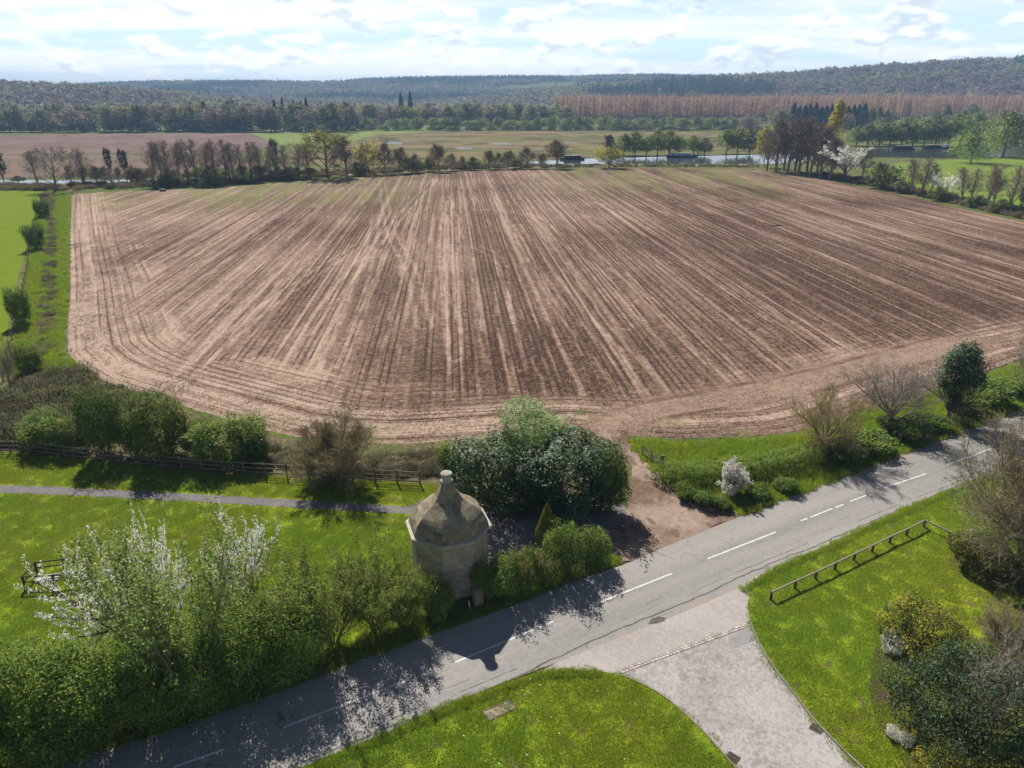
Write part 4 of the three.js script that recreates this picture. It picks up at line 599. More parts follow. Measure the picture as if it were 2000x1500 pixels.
// ------------------------------------------------------------------ low hedge and yard shrubs right of the lodge
for (const [bx, by, ty, pw, k, l] of [[985, 1166, 1068, 88, 0, 'low green shrub next to the shaded lodge shrub in the short hedge'], [1022, 1152, 1062, 84, 1, 'low brownish shrub in the middle of the short hedge'], [1060, 1140, 1068, 78, 1, 'low brownish shrub in front of the golden conifer'], [1104, 1122, 1005, 92, 0, 'taller fresh green shrub behind the red topped marker post'], [1158, 1102, 1020, 86, 0, 'fresh green shrub ending the short hedge at the earth track']]) stand(low[k], 'hedge_shrub', l, 'shrub', bx, by, ty, pw, { group: 'shrubs of the short hedge right of the lodge' });
stand(goldCone, 'conifer', 'small golden green cone shaped conifer in the gravel yard', 'tree', 1067, 1066, 982, 46);
stand(laurel[0], 'laurel_bush', 'dark glossy laurel behind the lodge finial', 'shrub', 958, 988, 835, 180);
stand(laurel[1], 'laurel_bush', 'dark glossy laurel beside the earth track', 'shrub', 1108, 990, 838, 225);
stand(laurel[0], 'laurel_bush', 'dark glossy laurel in the shade below the pale bush', 'shrub', 1035, 992, 885, 140, { turn: 2.2 });
const paleBush = shrub(971, 5.5, 8.6, [[0.22, 0.36, 0.10], [0.28, 0.42, 0.14], [0.17, 0.29, 0.08], [0.34, 0.45, 0.19]], { count: 15000, len: 0.13, wid: 0.042, lobes: 9, sprig: 0.25 });
stand(paleBush, 'pale_bush', 'tall pale green bush rising above the dark laurels', 'shrub', 1040, 955, 768, 200);
stand(bush[0], 'field_bush', 'yellow green bush behind the laurel at the field entrance', 'shrub', 1150, 925, 848, 95);
stand(bush[1], 'hedge_shrub', 'dense clipped shrub at the corner of the gravel yard and track', 'shrub', 1186, 1000, 865, 105);
stand(darkCone, 'conifer', 'narrow dark conifer in front of the yard corner shrub', 'tree', 1160, 1000, 922, 42);
stand(smallBush[1], 'field_bush', 'small fresh green bush at the end of the rail fence', 'shrub', 882, 935, 862, 70);

// ------------------------------------------------------------------ bushes behind the rail fence
for (const [bx, by, ty, pw, k, l] of [[150, 880, 805, 80, 2, 'low olive bush filling the gap beside the loose topped bush'], [268, 888, 795, 90, 1, 'low dark bush joining the two tallest bushes behind the fence'], [392, 895, 805, 90, 2, 'low olive bush beside the broad drooping bush'], [505, 903, 845, 70, 1, 'low dark bush trailing from the broad drooping bush'], [95, 872, 785, 120, 0, 'small yellow green bush nearest the bramble bank behind the fence'], [208, 886, 742, 118, 1, 'dark green bush with loose top behind the rail fence'], [326, 892, 742, 150, 2, 'largest olive green bush behind the rail fence'], [452, 898, 786, 165, 0, 'broad drooping green bush beside the twiggy thorn tree']]) stand(bush[k], 'field_bush', l, 'shrub', bx, by, ty, pw);
stand(twigTree, 'thorn_tree', 'round twiggy thorn tree with brown haze behind the rail fence', 'tree', 650, 926, 782, 225);
{ // brambles: low tangled ground cover
  const s = new Soup(), w = new Soup(), rng = rngOf(981); leavesOnLobes(s, lobesIn(982, 5, 2.4, 0.9, 2.4), { seed: 983, count: 1500, len: 0.06, wid: 0.04, pal: PAL.bramble, lump: 0.4, sprig: 0.5, v: 0.3 });
  for (let k = 0; k < 60; k++) { const a = rng() * 6.28, r = rng() * 1.2, x = Math.cos(a) * r, z = Math.sin(a) * r, b = rng() * 6.28, l = 0.4 + rng() * 0.7; s.tube([new THREE.Vector3(x, 0.2, z), new THREE.Vector3(x + Math.cos(b) * l * 0.5, 0.75 + rng() * 0.3, z + Math.sin(b) * l * 0.5), new THREE.Vector3(x + Math.cos(b) * l, 0.35, z + Math.sin(b) * l)], [0.012, 0.01, 0.006], 3, [0.19, 0.13, 0.09]); }
  const geo = s.geo(), put = (name, label, pts, tintc) => { const m = new THREE.InstancedMesh(geo, leafMat, pts.length), M = new THREE.Matrix4(), q = new THREE.Quaternion(), up = new THREE.Vector3(0, 1, 0); pts.forEach(([x, z, sc], i) => { M.compose(new THREE.Vector3(x, 0, z), q.setFromAxisAngle(up, rng() * 6.28), new THREE.Vector3(sc, sc * (0.7 + rng() * 0.6), sc)); m.setMatrixAt(i, M); const k = 0.75 + rng() * 0.5; m.setColorAt(i, lin(tintc[0] * k, tintc[1] * k, tintc[2] * k)); }); stuff(name, label, 'brambles', m); };
  put('bramble_bank', 'brown green bramble bank at the near corner of the field', fill(poly([-250, 860], [0, 790], [60, 735], [140, 735], [210, 765], [330, 800], [260, 850], [150, 860], [20, 868], [-250, 895]), 240, 1.1, 3), [0.95, 1.1, 0.9]);
  put('bramble_scrub', 'low scrubby bramble strip between rail fence and stubble field', fill(poly([480, 880], [560, 872], [650, 884], [760, 890], [890, 885], [900, 925], [850, 932], [700, 925], [560, 918], [470, 905]), 110, 0.55, 4), [1.2, 1.25, 1.3]);
  put('bramble_ditch', 'grey brown dead bramble strip along the pasture edge', fill(poly([80, 380], [104, 385], [108, 470], [105, 600], [98, 720], [62, 740], [75, 640], [90, 520], [92, 440]), 300, 0.55, 5), [1.3, 1.4, 1.45]);
  put('bramble_edge', 'low bramble strip along the wooded side of the stubble field', fill(poly([1590, 344], [1700, 363], [1840, 393], [2000, 428], [2200, 465], [2200, 445], [2000, 410], [1840, 382], [1700, 356], [1600, 338]), 520, 1.1, 6), [1.1, 1.1, 1.0]);
  put('bramble_edge', 'dark scrub strip under the bare trees beyond the stubble field', fill(poly([-200, 372], [137, 372], [430, 360], [600, 348], [740, 339], [850, 333], [1000, 328], [1200, 326], [1480, 327], [1480, 322], [1200, 322], [1000, 323], [850, 328], [740, 333], [600, 340], [430, 351], [140, 364], [-200, 364]), 900, 1.25, 7).map(([x, z, q]) => [x, z, x > 15 ? q * 0.55 : q]), [1.3, 1.25, 1.0]);
}
{ // things along the pasture boundary
  for (const [bx, by, ty, pw] of [[85, 425, 385, 42], [72, 487, 430, 52], [44, 634, 553, 62]]) stand(bush[1], 'boundary_bush', 'round dark bush on the pasture boundary', 'shrub', bx, by, ty, pw, { group: 'dark bushes on the pasture boundary' });
  stand(bareTree, 'dead_sapling', 'leaning bare sapling at the near end of the pasture', 'tree', 22, 760, 650, 60); stand(bush[2], 'boundary_bush', 'olive bush beside the bare sapling at the pasture end', 'shrub', 62, 728, 662, 70);
  const o = thing('stock_fence', 'thin row of short wooden posts along the pasture', 'fence'), m = wood([0.17, 0.14, 0.11]), P = spline(poly([84, 385], [62, 455], [54, 530], [38, 600], [18, 690], [2, 770]), 44), g = new THREE.CylinderGeometry(0.06, 0.07, 1.2, 7), wire = std({ color: lin(0.2, 0.19, 0.18) });
  P.forEach(([x, z], i) => { part(o, 'post', g, m).position.set(x, 0.55, z); if (i) for (const y of [0.5, 1.05]) bar(o, 'wire', [P[i - 1][0], y, P[i - 1][1]], [x, y, z], 0.012, 0.012, wire); });
}

// ------------------------------------------------------------------ field hedge and trees beside the road
{
  const s = new Soup(), w = new Soup(), line = spline(poly([1296, 944], [1400, 940], [1500, 926], [1590, 902]), 26), lobes = [], rng = rngOf(991);
  line.forEach(([x, z]) => { for (const e of [-0.5, 0.5]) lobes.push([x + e * 0.45 + (rng() - 0.5) * 0.3, 0.75, z + e * 0.9 + (rng() - 0.5) * 0.3, 0.75, 0.85 + rng() * 0.15, 0.75]); w.tube([new THREE.Vector3(x, -0.1, z), new THREE.Vector3(x + (rng() - 0.5) * 0.5, 1.2, z + (rng() - 0.5) * 0.5)], [0.03, 0.012], 4, [0.12, 0.10, 0.07]); });
  leavesOnLobes(s, lobes, { seed: 992, count: 42000, len: 0.055, wid: 0.034, pal: [...PAL.hedge, ...PAL.fresh, [0.12, 0.12, 0.04]], lump: 0.25, v: 0.28 });
  const o = thing('clipped_hedge', 'low flat topped green hedge between the earth track and the road trees', 'hedge'); part(o, 'stems', w.geo(), bark); part(o, 'foliage', s.geo(), leafMat);
}
for (const [bx, by, ty, pw, k] of [[1640, 898, 860, 100, 2], [1700, 880, 843, 110, 1], [1765, 855, 820, 105, 2], [1815, 836, 805, 85, 0]]) stand(smallBush[k], 'hedge_shrub', 'low loose shrub in the field hedge under the road trees', 'shrub', bx, by, ty, pw, { group: 'low shrubs under the road trees' });
for (const [bx, by, ty, pw] of [[1885, 806, 757, 100], [1935, 790, 742, 100], [1985, 772, 735, 95], [2040, 752, 718, 95]]) stand(smallBush[1], 'hedge_shrub', 'bright clipped shrub in the field hedge beyond the ivy tree', 'shrub', bx, by, ty, pw, { group: 'bright hedge shrubs beyond the ivy tree' });
for (const [bx, by, ty, pw] of [[1340, 975, 945, 50], [1372, 985, 955, 50], [1480, 975, 948, 55], [1530, 958, 930, 55], [1408, 992, 968, 45]]) stand(smallBush[0], 'verge_plant', 'low leafy weed clump on the verge below the clipped hedge', 'plant', bx, by, ty, pw, { group: 'weed clumps on the verge' });
stand(blossomBush, 'blossom_bush', 'small round white blossom bush on the verge beside the clipped hedge', 'shrub', 1428, 965, 893, 72);
stand(oliveTree, 'field_tree', 'round olive twigged tree over the field hedge', 'tree', 1606, 888, 726, 185);
stand(bareTree, 'field_tree', 'leafless grey tree next to the ivy tree by the road', 'tree', 1738, 834, 688, 200, { turn: 0.9 });
stand(ivyTree, 'ivy_tree', 'leaning tree with dark ivy crown by the road', 'tree', 1852, 818, 652, 150, { turn: 0.2 });
stand(bareTree, 'field_tree', 'leafless tree beyond the ivy tree at the road bend', 'tree', 2015, 772, 632, 150, { turn: 3.9 });

// ------------------------------------------------------------------ right hand lawn: tree and shrub bed
stand(budTree, 'budding_tree', 'large many stemmed budding tree over the end of the knee rail', 'tree', 2005, 1128, 800, 380, { turn: 2.6 });
const domeGold = shrub(1011, 2.4, 1.5, [[0.13, 0.12, 0.022], [0.10, 0.11, 0.02], [0.17, 0.14, 0.025]], { count: 7500, len: 0.045, wid: 0.028, lobes: 4, size: 0.6, lump: 0.15, sprig: 0.08, depth: 0.2 });
stand(domeGold, 'dome_bush', 'rounded bronze green bush at the end of the knee rail', 'shrub', 1908, 1112, 1040, 120);
stand(smallBush[0], 'lawn_shrub', 'small pale leaved shrub between the bronze bush and budding tree', 'shrub', 1965, 1120, 1075, 60);
const goldShrub = shrub(1022, 3.6, 2.4, [...PAL.gold, [0.05, 0.075, 0.02], [0.05, 0.075, 0.02], [0.07, 0.09, 0.02]], { count: 9000, len: 0.05, wid: 0.032, lobes: 8, sprig: 0.3 });
stand(goldShrub, 'variegated_shrub', 'golden variegated shrub above the white heather', 'shrub', 1788, 1262, 1166, 165);
const heather = (() => { const s = new Soup(), b = new Soup(), L = lobesIn(1033, 6, 1.0, 0.42, 1.0); leavesOnLobes(s, L, { seed: 1034, count: 1500, len: 0.03, wid: 0.018, pal: PAL.petal, lump: 0.35, sprig: 0.3, v: 0.1 }); leavesOnLobes(b, L, { seed: 1035, count: 500, len: 0.03, wid: 0.014, pal: PAL.hedge, lump: 0.35 }); return kind(0.42, 1, ['foliage', b, leafMat], ['flowers', s, petalMat]); })();
stand(heather, 'white_heather', 'low white heather clump at the edge of the shrub bed', 'plant', 1741, 1272, 1236, 54);
for (const [bx, by] of [[1742, 1440], [1768, 1455], [1868, 1470]]) stand(heather, 'white_heather', 'small white heather patch under the rhododendron', 'plant', bx, by, by - 20, 34, { group: 'heather under the rhododendron' });
const rhodo = shrub(1044, 6.5, 3.6, [[0.030, 0.058, 0.018], [0.040, 0.075, 0.022], [0.024, 0.046, 0.016], [0.065, 0.09, 0.028]], { count: 27000, len: 0.058, wid: 0.026, mat: glossMat, lobes: 14, lump: 0.2, sprig: 0.1, depth: 0.3, v: 0.35 });
stand(rhodo, 'rhododendron', 'large dark glossy rhododendron mound in the shrub bed', 'shrub', 1872, 1442, 1262, 330);
stand(twigTree, 'twiggy_shrub', 'grey brown twiggy shrub behind the rhododendron', 'shrub', 1962, 1320, 1185, 190, { turn: 2 });
stand(sapling, 'bare_sapling', 'bare pale grey sapling standing before the rhododendron', 'tree', 1930, 1440, 1205, 170);
for (const [bx, by, ty, pw] of [[1835, 1545, 1462, 130], [1930, 1550, 1478, 140], [2020, 1545, 1462, 150]]) stand(goldShrub, 'golden_shrub', 'low golden shrub along the foot of the rhododendron', 'shrub', bx, by, ty, pw, { group: 'golden shrubs below the rhododendron' });
struct('planting_bed', 'bare brown mulch bed under the garden shrubs', 'soil', sheet(jag(poly([1712, 1258], [1740, 1235], [1850, 1250], [1960, 1300], [2100, 1330], [2100, 1560], [1800, 1560], [1770, 1500], [1715, 1420], [1697, 1350], [1700, 1290]), 0.3, 0.12, 1.5), 0.052, null), std({ color: lin(0.10, 0.07, 0.05), bumpMap: repeated(grain, 1), bumpScale: 0.06 }));
struct('planting_bed', 'bare earth and dead leaves under the bronze bush and budding tree', 'soil', sheet(jag(poly([1846, 1095], [1870, 1078], [1960, 1085], [2060, 1080], [2100, 1160], [1980, 1165], [1900, 1135], [1862, 1120]), 0.3, 0.15, 1.5), 0.052, null), std({ color: lin(0.16, 0.11, 0.075), bumpMap: repeated(grain, 1), bumpScale: 0.06 }));

// ------------------------------------------------------------------ grass blades, weeds and clods
{
  const tuft = (seed, n, r, h0, h1, wd, pal) => { const s = new Soup(), rng = rngOf(seed); for (let k = 0; k < n; k++) { const a = rng() * 6.28, q = r * Math.sqrt(rng()), x = Math.cos(a) * q, z = Math.sin(a) * q, h = lerp(h0, h1, rng()), b = rng() * 6.28, c = tint(pal, rng, 0.15), lx = (rng() - 0.5) * h * 1.1, lz = (rng() - 0.5) * h * 1.1, dx = Math.cos(b) * wd, dz = Math.sin(b) * wd, nx = -dz / wd * 0.6, nz = dx / wd * 0.6; const i = s.v(x - dx, 0, z - dz, nx, 0.8, nz, c); s.v(x + dx, 0, z + dz, nx, 0.8, nz, c); s.v(x + lx, h, z + lz, nx, 0.8, nz, c); const gx = -dz * 2 * h, gy = 2 * (dz * lx - dx * lz) , gz = dx * 2 * h; gx * nx + gy * 0.8 + gz * nz > 0 ? s.i.push(i, i + 1, i + 2) : s.i.push(i, i + 2, i + 1); } return s.geo(); };
  const GP = [[0.25, 0.36, 0.022], [0.29, 0.39, 0.028], [0.21, 0.31, 0.02], [0.30, 0.36, 0.04]];
  const spread = (name, label, category, geo, mat, pts, y, tintf) => { const m = new THREE.InstancedMesh(geo, mat, pts.length), M = new THREE.Matrix4(), q = new THREE.Quaternion(), up = new THREE.Vector3(0, 1, 0), rng = rngOf(pts.length); pts.forEach(([x, z, sc], i) => { M.compose(new THREE.Vector3(x, y, z), q.setFromAxisAngle(up, rng() * 6.28), new THREE.Vector3(sc, sc, sc)); m.setMatrixAt(i, M); if (tintf) m.setColorAt(i, tintf(x, z, rng)); }); stuff(name, label, category, m); };
  const lawnT = tuft(1101, 190, 0.42, 0.025, 0.075, 0.016, GP), longT = tuft(1102, 130, 0.40, 0.10, 0.34, 0.018, GP), vary = (x, z, r) => { const a = fbm(x / 5, z / 5, 4), k = 0.95 + 0.22 * r(); return lin(lerp(0.94, 1.12, smooth(0.3, 0.7, a)) * k, k, k); };
  const view = (pts) => pts.filter(([x, z]) => { const d = Math.hypot(x, z); return z < -17 && Math.abs(x) < -z * 0.95 + 4; });
  spread('lawn_grass', 'short mown grass blades on the grass island', 'grass', lawnT, leafMat, view(fill(ISLAND, 1700, 1, 11)), 0.045, vary);
  spread('lawn_grass', 'short mown grass blades on the knee rail lawn', 'grass', lawnT, leafMat, view(fill(LAWN_R, 9000, 1, 12)), 0.045, vary);
  spread('lawn_grass', 'short mown grass blades on the lodge lawn', 'grass', lawnT, leafMat, view(fill(LAWN_L, 9500, 1, 13)).filter(([x, z]) => { const [d] = nearLine(x, z, poly([-300, 945], [0, 956], [110, 959], [300, 968], [500, 980], [640, 988], [800, 998]), false); return d > 0.75 && Math.hypot(x + 3.85, z + 36.7) > 2.6; }), 0.012, vary);
  spread('verge_grass', 'long bright grass on the verge below the field hedge', 'grass', longT, leafMat, view(fill(VERGE_R, 5200, 1, 14)), 0.03, vary);
  spread('verge_grass', 'long dark grass on the verge below the lodge hedge', 'grass', longT, leafMat, fill([...FAR_EDGE.slice(1, 10), ...FAR_EDGE.slice(1, 10).map(([x, z]) => [x - 0.9, z - 1.6]).reverse()], 900, 0.8, 15).filter(([x, z]) => nearLine(x, z, FAR_EDGE, false)[0] > 0.3), 0.012, vary);
  const edge = []; { const r = rngOf(16); for (const [x, z] of [...spline(NEAR_EDGE.slice(13, 22), 180), ...spline(ISLAND.slice(0, 9), 110), ...spline(FAR_EDGE.slice(12), 260)]) edge.push([x + (r() - 0.5) * 0.25, z + (r() - 0.5) * 0.25, 0.5 + r() * 0.4]); }
  spread('edge_grass', 'uneven fringe of longer grass along the road edges', 'grass', longT, leafMat, edge.map(([x, z, s]) => [x + (nearLine(x, z, CENTRE, false)[2] > 0 ? 0.12 : -0.12), z + (nearLine(x, z, CENTRE, false)[2] > 0 ? 0.22 : -0.22), s]), 0.03, vary);
  spread('margin_grass', 'rough grass between the field and the pasture boundary', 'grass', longT, leafMat, fill(poly([60, 470], [85, 390], [137, 379], [131, 470], [131, 560], [123, 640], [123, 692], [150, 722], [60, 760], [20, 740], [40, 600]), 2600, 1.3, 17), 0.01, vary);
  // dandelions and daisies
  const fl = (c) => { const g = new THREE.ConeGeometry(0.022, 0.012, 6); g.rotateX(Math.PI); g.translate(0, 0.09, 0); return [g, std({ color: lin(...c) })]; }, patches = (P, n, seed) => fill(P, n, 1, seed).filter(([x, z]) => fbm(x / 1.8 + seed, z / 1.8, 2) > 0.52);
  const [dg, dm] = fl([0.72, 0.52, 0.02]); spread('dandelion_flowers', 'scattered yellow dandelion flowers in the grass', 'flowers', dg, dm, [...patches(LAWN_R, 420, 21), ...patches(VERGE_R, 500, 22), ...fill(FAR_EDGE.slice(5, 10).concat(FAR_EDGE.slice(5, 10).map(([x, z]) => [x - 0.9, z - 1.6]).reverse()), 140, 1.1, 23)], 0.05);
  const [wg, wm] = fl([0.8, 0.8, 0.78]); spread('daisy_flowers', 'scattered white daisies on the grass island', 'flowers', wg, wm, patches(ISLAND, 70, 24), 0.05);
  // clods and stubble
  const s = new Soup(), rng = rngOf(31); for (let k = 0; k < 46; k++) { const x = (rng() - 0.5) * 2.4, z = (rng() - 0.5) * 2.4, r = 0.025 + 0.045 * rng() * rng(), c = tint([[0.25, 0.175, 0.135], [0.20, 0.135, 0.10], [0.32, 0.235, 0.185]], rng, 0.2), p = []; for (let q = 0; q < 5; q++) { const a = q / 5 * 6.28 + rng() * 0.6; p.push([x + Math.cos(a) * r * (0.7 + rng() * 0.6), 0, z + Math.sin(a) * r * (0.7 + rng() * 0.6)]); } const t = [x, r * (0.7 + 0.6 * rng()), z]; for (let q = 0; q < 5; q++) { const a = new THREE.Vector3(...p[q]), b = new THREE.Vector3(...p[(q + 1) % 5]), n = b.clone().sub(a).cross(new THREE.Vector3(...t).sub(a)).normalize(); const flip = n.y < 0; if (flip) n.negate(); const i = s.v(...p[q], n.x, n.y, n.z, c); s.v(...p[(q + 1) % 5], n.x, n.y, n.z, c); s.v(...t, n.x, n.y, n.z, c); flip ? s.i.push(i, i + 2, i + 1) : s.i.push(i, i + 1, i + 2); } }
  for (let k = 0; k < 40; k++) { const x = (rng() - 0.5) * 2.4, z = (rng() - 0.5) * 2.4, a = rng() * 6.28, l = 0.06 + rng() * 0.12; s.tube([new THREE.Vector3(x, 0.02, z), new THREE.Vector3(x + Math.cos(a) * l, 0.03 + rng() * 0.10, z + Math.sin(a) * l)], [0.008, 0.006], 3, tint([[0.50, 0.43, 0.31], [0.40, 0.33, 0.24]], rng, 0.2)); }
  spread('soil_clods', 'loose clods and cut stalks lying on the stubble field', 'soil', s.geo(), std({ vertexColors: true }), fill(FIELD, 17000, 1, 33).filter(([x, z]) => z > -150 && Math.abs(x) < -z * 0.78 + 4), 0.055);
}

// ------------------------------------------------------------------ river, meadows and far fields
{
  const bank = [[-260, 353], [0, 352], [250, 351], [420, 346], [700, 331], [1000, 318], [1120, 311], [1300, 306], [1480, 302], [1600, 297], [1700, 290], [1850, 286], [2100, 282]], foot = [[2100, 303], [1960, 306], [1850, 309], [1700, 307], [1600, 313], [1480, 321], [1300, 321], [1150, 321], [1000, 325], [700, 338], [420, 352], [250, 358], [0, 361], [-260, 362]];
  const ripple = greyMap(512, 512, (u, v) => tileNoise(u, v, 24, 4)); ripple.repeat.set(1 / 22, 1 / 9);
  struct('river', 'broad calm river reflecting the pale sky beyond the field', 'river', sheet([...spline(poly(...bank), 80), ...spline(poly(...foot), 80)], 0.03, null), new THREE.MeshPhysicalMaterial({ color: lin(0.045, 0.05, 0.045), roughness: 0.09, specularIntensity: 1, ior: 1.33, bumpMap: ripple, bumpScale: 0.004 }));
  const tan = (a, b, c, s, sx = 1) => { const t = colourMap(512, 512, (u, v) => mix3(mix3(a, b, smooth(0.35, 0.65, tileNoise(u, v, 5, 5))), c, smooth(0.52, 0.68, tileNoise(u + 0.3, v, 14, 4)))); t.repeat.set(1 / (s * sx), 1 / s); return t; };
  const reed = tan([0.24, 0.19, 0.115], [0.30, 0.23, 0.145], [0.12, 0.105, 0.06], 60);
  struct('reed_bank', 'pale dry reed bank along the near side of the river', 'bank', sheet(jag([...poly([-260, 361], [0, 360], [250, 357], [420, 351], [700, 337], [1000, 324], [1150, 320], [1300, 320], [1480, 320]), ...poly([1480, 325], [1300, 325], [1150, 326], [1000, 329], [700, 342], [420, 357], [250, 364], [0, 367], [-260, 370])], 4, 0.9, 0.15), 0.05, null), std({ map: reed, bumpMap: repeated(grain, 0.1), bumpScale: 0.4 }));
  struct('far_field', 'reddish ploughed field beyond the bare riverside trees', 'field', sheet(jag([...poly([-500, 264], [0, 264], [480, 259], [540, 283], [430, 305], [280, 300], [130, 300], [0, 303], [-500, 310])], 6, 1.5, 0.05), 0.02, null), std({ map: tan([0.165, 0.105, 0.088], [0.20, 0.135, 0.112], [0.13, 0.082, 0.07], 90) }));
  struct('far_field', 'strip of reddish ploughed earth along the far river bank', 'field', sheet(jag([...poly([-500, 311], [0, 304], [130, 302], [280, 304], [430, 310], [520, 318], [400, 340], [0, 348], [-500, 352])], 6, 1.5, 0.05), 0.016, null), std({ map: tan([0.17, 0.115, 0.09], [0.20, 0.14, 0.105], [0.12, 0.10, 0.06], 70) }));
  struct('water_meadow', 'wide tan and green marshy meadow across the river', 'meadow', sheet(jag([...poly([560, 300], [700, 262], [760, 254], [1100, 255], [1480, 258], [1480, 300], [1300, 304], [1120, 309], [1000, 315], [700, 327], [560, 318])], 6, 1.5, 0.05), 0.012, null), std({ map: tan([0.215, 0.165, 0.085], [0.145, 0.145, 0.05], [0.08, 0.072, 0.036], 150, 1.6), bumpMap: repeated(grain, 0.05), bumpScale: 0.5 }));
  struct('far_meadow', 'strip of bright green meadow below the left tree belt', 'meadow', sheet(jag(poly([485, 259], [640, 254], [860, 248], [860, 256], [740, 262], [660, 285], [545, 283]), 6, 1.5, 0.05), 0.018, null), std({ map: tan([0.16, 0.21, 0.05], [0.19, 0.23, 0.06], [0.14, 0.16, 0.05], 60) }));
  struct('far_meadow', 'bright green riverside meadow behind the field edge trees', 'meadow', sheet(jag(poly([1840, 392], [2000, 420], [2300, 470], [2600, 470], [2600, 330], [2000, 308], [1950, 310], [1850, 312], [1760, 318], [1690, 330]), 3, 0.6, 0.1), 0.014, null), std({ map: tan([0.15, 0.215, 0.03], [0.18, 0.235, 0.04], [0.12, 0.165, 0.03], 40) }));
  struct('far_meadow', 'pale green meadow glimpsed before the russet plantation', 'meadow', sheet(jag(poly([1640, 254], [1690, 238], [2100, 234], [2600, 236], [2600, 262], [1900, 262]), 6, 1.2, 0.05), 0.018, null), std({ map: tan([0.20, 0.235, 0.08], [0.17, 0.21, 0.06], [0.15, 0.17, 0.06], 60) }));
  const pool = new THREE.MeshPhysicalMaterial({ color: lin(0.05, 0.055, 0.05), roughness: 0.12, ior: 1.33 });
  for (const [x, y, w, h] of [[770, 280, 20, 3], [975, 281, 22, 2.5], [905, 290, 18, 2], [1120, 279, 14, 1.6], [712, 271, 9, 2]]) struct('meadow_pool', 'shallow flood pool shining in the marshy meadow', 'pool', sheet(jag(poly([x - w, y], [x - w * 0.3, y - h], [x + w, y - h * 0.4], [x + w * 0.8, y + h * 0.5], [x, y + h * 0.6]), 2, 0.8, 0.2), 0.024, null), pool);
  struct('farm_path', 'narrow brown cart path across the reddish ploughed field', 'path', sheet(jag(poly([-300, 294], [0, 289], [180, 287], [300, 284], [300, 286], [180, 289], [0, 292], [-300, 297]), 4, 0.6, 0.1), 0.028, null), std({ color: lin(0.13, 0.11, 0.065) }));
}

// ------------------------------------------------------------------ kinds of tree seen far off
function farTree(seed, h, w, pal, { n = 900, s = 0.55, lobes = 10, trunk = 0.2, wc = [0.15, 0.125, 0.10], lump = 0.3, per = 0, tip = 0.4, size = 0.5, depth = 0.5, limbs = 15, ang = 0.65, chance = 1, v = 0.25, leader = 0.8, reach = 0.5, spray = 2, sprayLen = 0.5, sprayWid = 0.035 } = {}) {
  const leaf = new Soup(), t = h * trunk, L = lobesIn(seed, lobes, w, h - t, w, { size, lift: 0.5 }).map((b) => [b[0], b[1] + t, b[2], b[3], b[4], b[5]]); if (n) leavesOnLobes(leaf, L, { seed: seed + 1, count: n, len: s, wid: s * 0.62, pal, lump, depth, floor: t * 0.4, facing: 0.35, sprig: 0.2, v });
  const g = growWood({ seed: seed + 2, height: h, radius: h * 0.02, colour: wc, sides: 5, thick: 1, levels: [{ len: leader, segs: 5, wob: 0.12, end: 0.25 }, { n: limbs, t0: 0.12, ang, angv: 0.25, len: reach / leader * 0.85, rad: 0.5, segs: 4, wob: 0.3, up: 0.10, shape: (q) => 1.1 - 0.75 * q }, { n: 6, t0: 0.2, ang: 0.6, len: 0.48, rad: 0.5, segs: 3, wob: 0.35, up: 0.06, min: 0.03 }, { n: 4, t0: 0.2, ang: 0.6, len: 0.55, rad: 0.5, segs: 2, min: 0.02 }] });
  if (spray) twigsOnTips(g.twig, g.tips, { seed: seed + 4, per: spray, len: sprayLen * 2.2, wid: sprayWid, c: wc.map((x) => x * 1.05) });   // fine twigs
  if (per) leavesOnTips(leaf, g.tips, { seed: seed + 3, per, spread: 0.6, len: tip, wid: tip * 0.6, pal, chance, v });
  return kind(h, w, ['trunk', g.wood, bark], ['branches', g.twig, bark], ['crown', leaf, farLeaf]);
}
const BARK = [[0.19, 0.155, 0.115], [0.34, 0.275, 0.225]];
